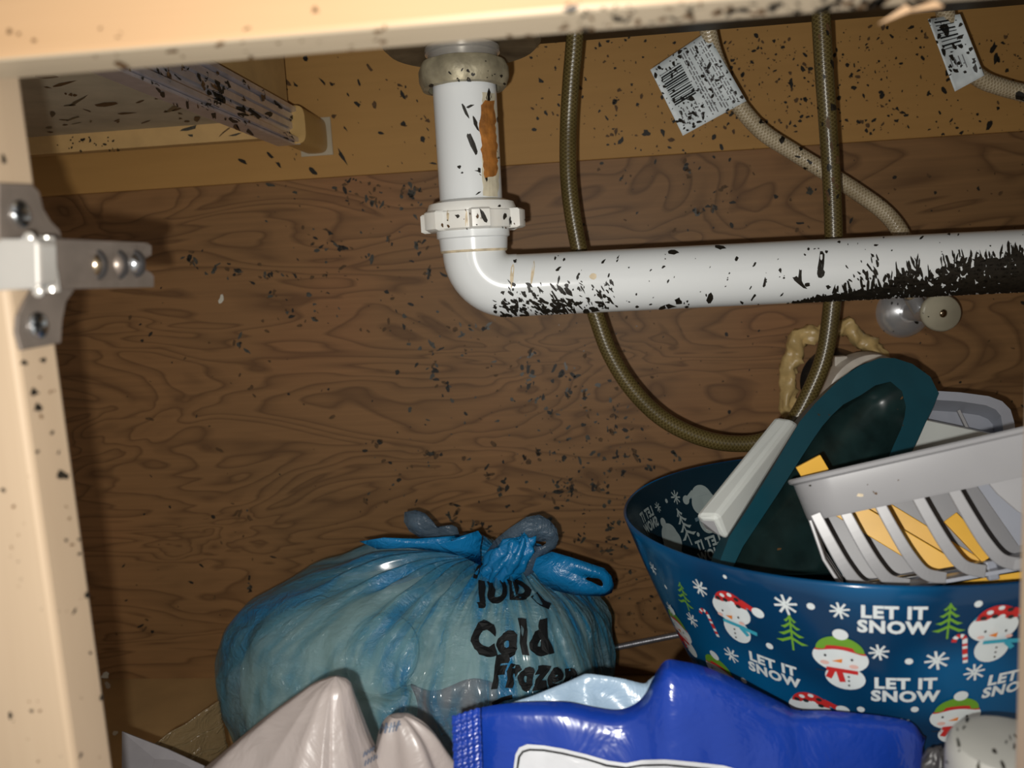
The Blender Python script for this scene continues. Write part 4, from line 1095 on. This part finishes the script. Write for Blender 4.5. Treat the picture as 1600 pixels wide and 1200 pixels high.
# tan board
field(820, 40, 1600, 215, 520, .8, 4.2, ('trim_4',), 1.6, None, DK)
field(1130, 60, 1400, 200, 170, .8, 3.8, ('trim_4',), 1.6, None, DK, seed=5)
field(940, 150, 1180, 250, 60, .9, 5, ('trim_4',), 1.6, None, DK, seed=6)
field(430, 90, 690, 265, 70, .8, 4.6, ('trim_4',), 2.4, 48, DK)
for q in ((630, 194, 6, 4, 50), (660, 218, 5, 4, 60), (380, 253, 8, 3, 30), (422, 243, 8, 3, 45), (435, 257, 6, 3, 50), (535, 245, 15, 4, 58), (490, 268, 8, 4, 40), (1378, 150, 6, 5, 0), (1010, 208, 7, 5, 0), (960, 160, 5, 3, 110), (1236, 130, 8, 3, 95), (1334, 137, 4, 4, 0), (1552, 75, 10, 5, 110), (1555, 92, 9, 4, 100), (1545, 195, 8, 5, 120)): splat(*q, 'mold', WB)
# plywood
for x, y, sx, sy, c in ((570, 315, 14, 8, 14), (545, 290, 22, 7, 12), (645, 300, 12, 10, 16), (505, 380, 12, 5, 8), (530, 388, 9, 5, 5), (660, 382, 7, 5, 7), (672, 425, 5, 5, 6), (580, 402, 6, 3, 4), (605, 375, 5, 3, 4), (420, 430, 8, 4, 5), (500, 432, 10, 4, 4), (430, 460, 10, 3, 4), (460, 485, 9, 4, 4), (300, 405, 12, 7, 10), (340, 422, 12, 7, 8), (378, 428, 8, 6, 5), (375, 540, 8, 10, 6),
                         (728, 510, 9, 6, 7), (760, 512, 7, 5, 6), (676, 548, 5, 7, 6), (694, 600, 6, 4, 5), (678, 580, 5, 9, 7), (825, 555, 7, 5, 7), (830, 590, 10, 8, 9), (880, 580, 10, 4, 8), (890, 586, 5, 4, 4), (840, 625, 8, 3, 7), (895, 615, 8, 5, 7), (915, 630, 4, 16, 14), (860, 645, 5, 6, 7), (958, 668, 8, 5, 8), (960, 645, 6, 4, 5), (676, 710, 8, 4, 8), (588, 692, 4, 3, 3), (765, 745, 5, 4, 6), (785, 765, 5, 4, 6), (822, 720, 4, 4, 5), (842, 707, 4, 3, 4), (878, 755, 9, 9, 12), (890, 760, 8, 6, 8), (980, 712, 9, 5, 8), (1012, 730, 5, 4, 5), (930, 760, 6, 4, 5), (950, 830, 4, 14, 12), (946, 860, 5, 6, 7), (708, 805, 5, 10, 10), (745, 818, 8, 5, 7), (765, 826, 5, 4, 4), (393, 918, 3, 8, 6), (905, 845, 6, 7, 7), (370, 795, 5, 6, 5), (1055, 712, 6, 5, 5), (1095, 330, 9, 4, 8), (1075, 262, 4, 10, 6), (1265, 296, 5, 4, 4), (1115, 325, 6, 3, 4)):
    cluster(x, y, sx, sy, c, 1.5, 4.6, ('wall_back',), 2.0, None, ('mold', 'mold_gray', 'mold_soft'))
field(560, 490, 1000, 800, 190, .9, 4.5, ('wall_back',), 1.8, None, ('mold', 'mold_gray', 'mold_soft'))
field(840, 640, 1010, 960, 170, .9, 4.0, ('wall_back',), 1.6, None, ('mold', 'mold_gray', 'mold_soft'))
field(950, 930, 1050, 1000, 30, .9, 3.0, ('wall_back',), 1.6, None, ('mold', 'mold_soft'))
field(400, 280, 720, 520, 110, 1, 4.5, ('wall_back',), 2.2, 30, ('mold', 'mold_gray', 'mold_soft', 'mold_soft'))
field(180, 400, 560, 1000, 70, 1, 4.2, ('wall_back',), 2.2, None, ('mold', 'mold_soft', 'mold_soft'))
field(900, 240, 1600, 365, 80, 1, 4.5, ('wall_back',), 1.8, None, ('mold', 'mold_soft'))
field(930, 480, 1250, 720, 70, .9, 3.4, ('wall_back',), 1.8, None, ('mold', 'mold_soft'))
field(1340, 460, 1600, 640, 40, .9, 3.6, ('wall_back',), 1.8, None, ('mold', 'mold_soft'))
splat(346, 468, 4, 7, 10, 'fluff', ('wall_back',))
# rail and stiles
FR = ('trim_1', 'trim_2', 'trim_3')
field(880, 2, 1420, 48, 130, 1.5, 7, FR, 2.4, -4, ('mold', 'mold_soft', 'mold'))
field(1280, -6, 1480, 26, 45, 3, 11, FR, 2.6, -25, ('mold', 'mold_soft'))
field(100, 40, 900, 90, 26, 1.5, 6, FR, 2.6, -5, ('mold_soft',))
for q in ((16, 50, 5), (30, 54, 3), (55, 64, 4), (492, 16, 6), (590, 47, 9, 4, -8), (598, 64, 7, 3, 0), (190, 100, 12, 5, 15)): splat(*q, mat='mold_soft', only=FR)
for q in ((52, 612, 8, 6, 20), (58, 636, 7, 8, 60), (96, 742, 9, 9, 0), (80, 676, 4), (36, 567, 5), (66, 563, 5), (100, 640, 3), (102, 845, 3), (57, 706, 3), (135, 930, 4, 5, 0), (17, 1118, 4, 7, 0), (157, 1090, 3, 6, 15), (6, 765, 4), (5, 250, 4, 9, -20), (50, 1110, 3), (115, 955, 7, 2, -60), (140, 1020, 3), (125, 1180, 6, 2, -60)): splat(*q, mat='mold', only=FR)
field(10, 560, 170, 1190, 40, 1, 3.4, FR, 1.5, None, ('mold', 'mold_soft'))
for q in ((165, 1056, 7, 6), (168, 1070, 5, 6), (180, 1146, 5, 4)): splat(*q, mat='fluff')
# drawer underside and slide
field(70, 118, 420, 212, 60, 2, 6, ('bottom_panel', 'back_panel'), 4.5, -4, ('mold_soft', 'mold_gray'))
field(90, 214, 190, 236, 26, 1, 3, ('back_panel',), 1.6, None, ('mold',))
field(200, 100, 460, 225, 95, 2, 6.5, ('outer_channel', 'inner_rail', 'bottom_flange'), 2.6, 70, ('mold', 'mold', 'mold_soft'))
cluster(335, 150, 12, 14, 12, 3, 7, ('outer_channel', 'inner_rail', 'bottom_flange'), 2.4, 80)
cluster(385, 178, 14, 8, 10, 3, 6, ('outer_channel', 'inner_rail', 'bottom_flange'), 2.4, 20)
# drain pipe
PP = ('arm', 'elbow', 'tailpiece', 'hub', 'slip_nut', 'nut_shoulder')
for q in ((737, 222, 22, 3.6, 66), (728, 175, 15, 2.6, 64), (742, 190, 14, 3, 66), (735, 166, 7, 2.5, -20), (763, 150, 12, 4, 84), (718, 261, 3, 3, 0), (722, 270, 2, 2, 0), (746, 267, 5, 1.4, 0), (747, 302, 5, 1.6, -30), (755, 336, 11, 3.6, 66), (788, 338, 3, 7, 10), (797, 346, 2.5, 8, 5), (806, 408, 4, 3, 0), (888, 455, 13, 4, 62), (873, 437, 8, 1.6, -75), (1283, 412, 5, 19, 3), (1282, 425, 6, 8, 0), (1052, 394, 11, 4, 10), (1125, 387, 8, 5, 10), (1036, 418, 4, 2, -40), (780, 322, 3, 2)): splat(*q, mat='mold', only=PP)
field(785, 440, 960, 492, 110, .8, 4.2, PP, 3.2, 52, ('mold',), power=1.4)
field(772, 468, 900, 494, 110, 1.0, 4.4, PP, 2.6, 30, ('mold',), power=1)
field(900, 470, 1250, 494, 60, 1, 5, PP, 2.0, 0, ('mold',))
field(860, 395, 1250, 480, 55, .8, 3.6, PP, 2.0, -60, ('mold',))
for q in ((1110, 466, 8, 6, 80), (1248, 440, 14, 4, 40), (1262, 444, 5, 4, 0), (1250, 430, 3, 12, 0), (1195, 440, 3, 8, 15), (1060, 470, 6, 5, 0), (1294, 448, 4, 4, 0)): splat(*q, mat='mold', only=PP)
R2 = random.Random(21)
def ytop(x):
    pts = ((1230, 478), (1280, 462), (1330, 456), (1370, 450), (1400, 430), (1430, 418), (1450, 432), (1475, 412), (1500, 405), (1540, 408), (1600, 396))
    for a, b in zip(pts, pts[1:]):
        if a[0] <= x <= b[0]: return a[1]+(b[1]-a[1])*(x-a[0])/(b[0]-a[0])
    return 480
for k in range(1000):
    x = 1230+370*R2.random()**.62; yb = 493-.047*(x-820)-1; yt = ytop(x)
    y = yt+(yb-yt)*R2.random()**.8; dn = (x-1230)/370
    splat(x, y, 2.0+R2.random()*(2+6*dn), 1.4+R2.random()*(2+3.5*dn), 80+R2.gauss(0, 25), 'mold', PP, 8, .45, R2)
for k in range(70):
    x = 1300+300*R2.random()**.8; y = ytop(x)-R2.random()*10
    splat(x, y, 5+R2.random()*10, 1.2+R2.random()*1.6, 82+R2.gauss(0, 12), 'mold', PP, 8, .4, R2)
cluster(1345, 440, 12, 10, 16, 1.5, 4, PP, 2.2, 60); cluster(1365, 420, 4, 12, 10, 1.5, 3.5, PP, 3, 75)
field(1250, 362, 1600, 400, 26, .8, 3, PP, 1.6)
field(748, 160, 780, 275, 16, 1.2, 4.5, ('tailpiece', 'peeled_label'), 2.6, 65, ('mold', 'mold_soft'))
field(690, 320, 825, 362, 16, 1, 3.4, ('slip_nut', 'nut_shoulder'), 2, 60, ('mold', 'mold_soft'))
# hoses and tags
HS = ('spray_hose', 'braided_tube', 'paper_tag')
field(1275, 40, 1312, 360, 46, 1.5, 6, ('spray_hose',), 2.2, 85, ('mold', 'mold_soft'))
field(1090, 40, 1420, 365, 60, 1.2, 5, ('braided_tube',), 1.7, None, ('mold',))
for q in ((1205, 196, 6, 8, 20), (1222, 218, 5, 7, 20), (1190, 190, 5), (1595, 150, 12, 8, 20)): splat(*q, mat='mold', only=('braided_tube',))
field(1015, 50, 1170, 212, 420, .9, 4.2, ('paper_tag', 'barcode', 'small_print'), 1.7, None, ('mold',))
field(1448, 30, 1545, 145, 90, 1, 5, ('paper_tag', 'barcode', 'small_print'), 1.7, None, ('mold',))
field(660, 90, 800, 140, 16, 1, 4, ('lock_nut',), 1.6, None, ('mold',))
field(1375, 460, 1505, 520, 8, 1, 3.4, ('escutcheon', 'knob'), 1.6, None, ('mold',))
# flecks on the white container
field(1480, 1122, 1595, 1200, 18, 1.8, 6, ('lid', 'can_body'), 2.4, 75, ('mold', 'mold_gray'))
# grime on teal tray, basket
field(1150, 600, 1440, 880, 22, .9, 3.0, ('hollow', 'rim'), 1.8, None, ('mold_soft', 'mold_gray'))
splat(1344, 774, 6, 3, 0, 'stain_tan', ('rim_band',))
# tan drips on the pipe
for q in ((800, 432, 3, 22, 4), (832, 428, 2.5, 20, 8), (926, 432, 6, 5, 0), (700, 335, 2, 12, 0), (729, 344, 2, 16, 0)): splat(*q, mat='stain_tan', only=PP, n=10, rough=.2)
for (on, mat), b in BUF.items():
    ob = OBJ[on]; par = ob
    depth = 0; q = ob
    while q.parent: q = q.parent; depth += 1
    if depth >= 2: par = ob.parent
    o = b.build('mold_flecks' if mat.startswith('mold') else ('fluff_flecks' if mat == 'fluff' else 'brown_stain'), mat, par, fix=False); o['kind'] = 'stuff'
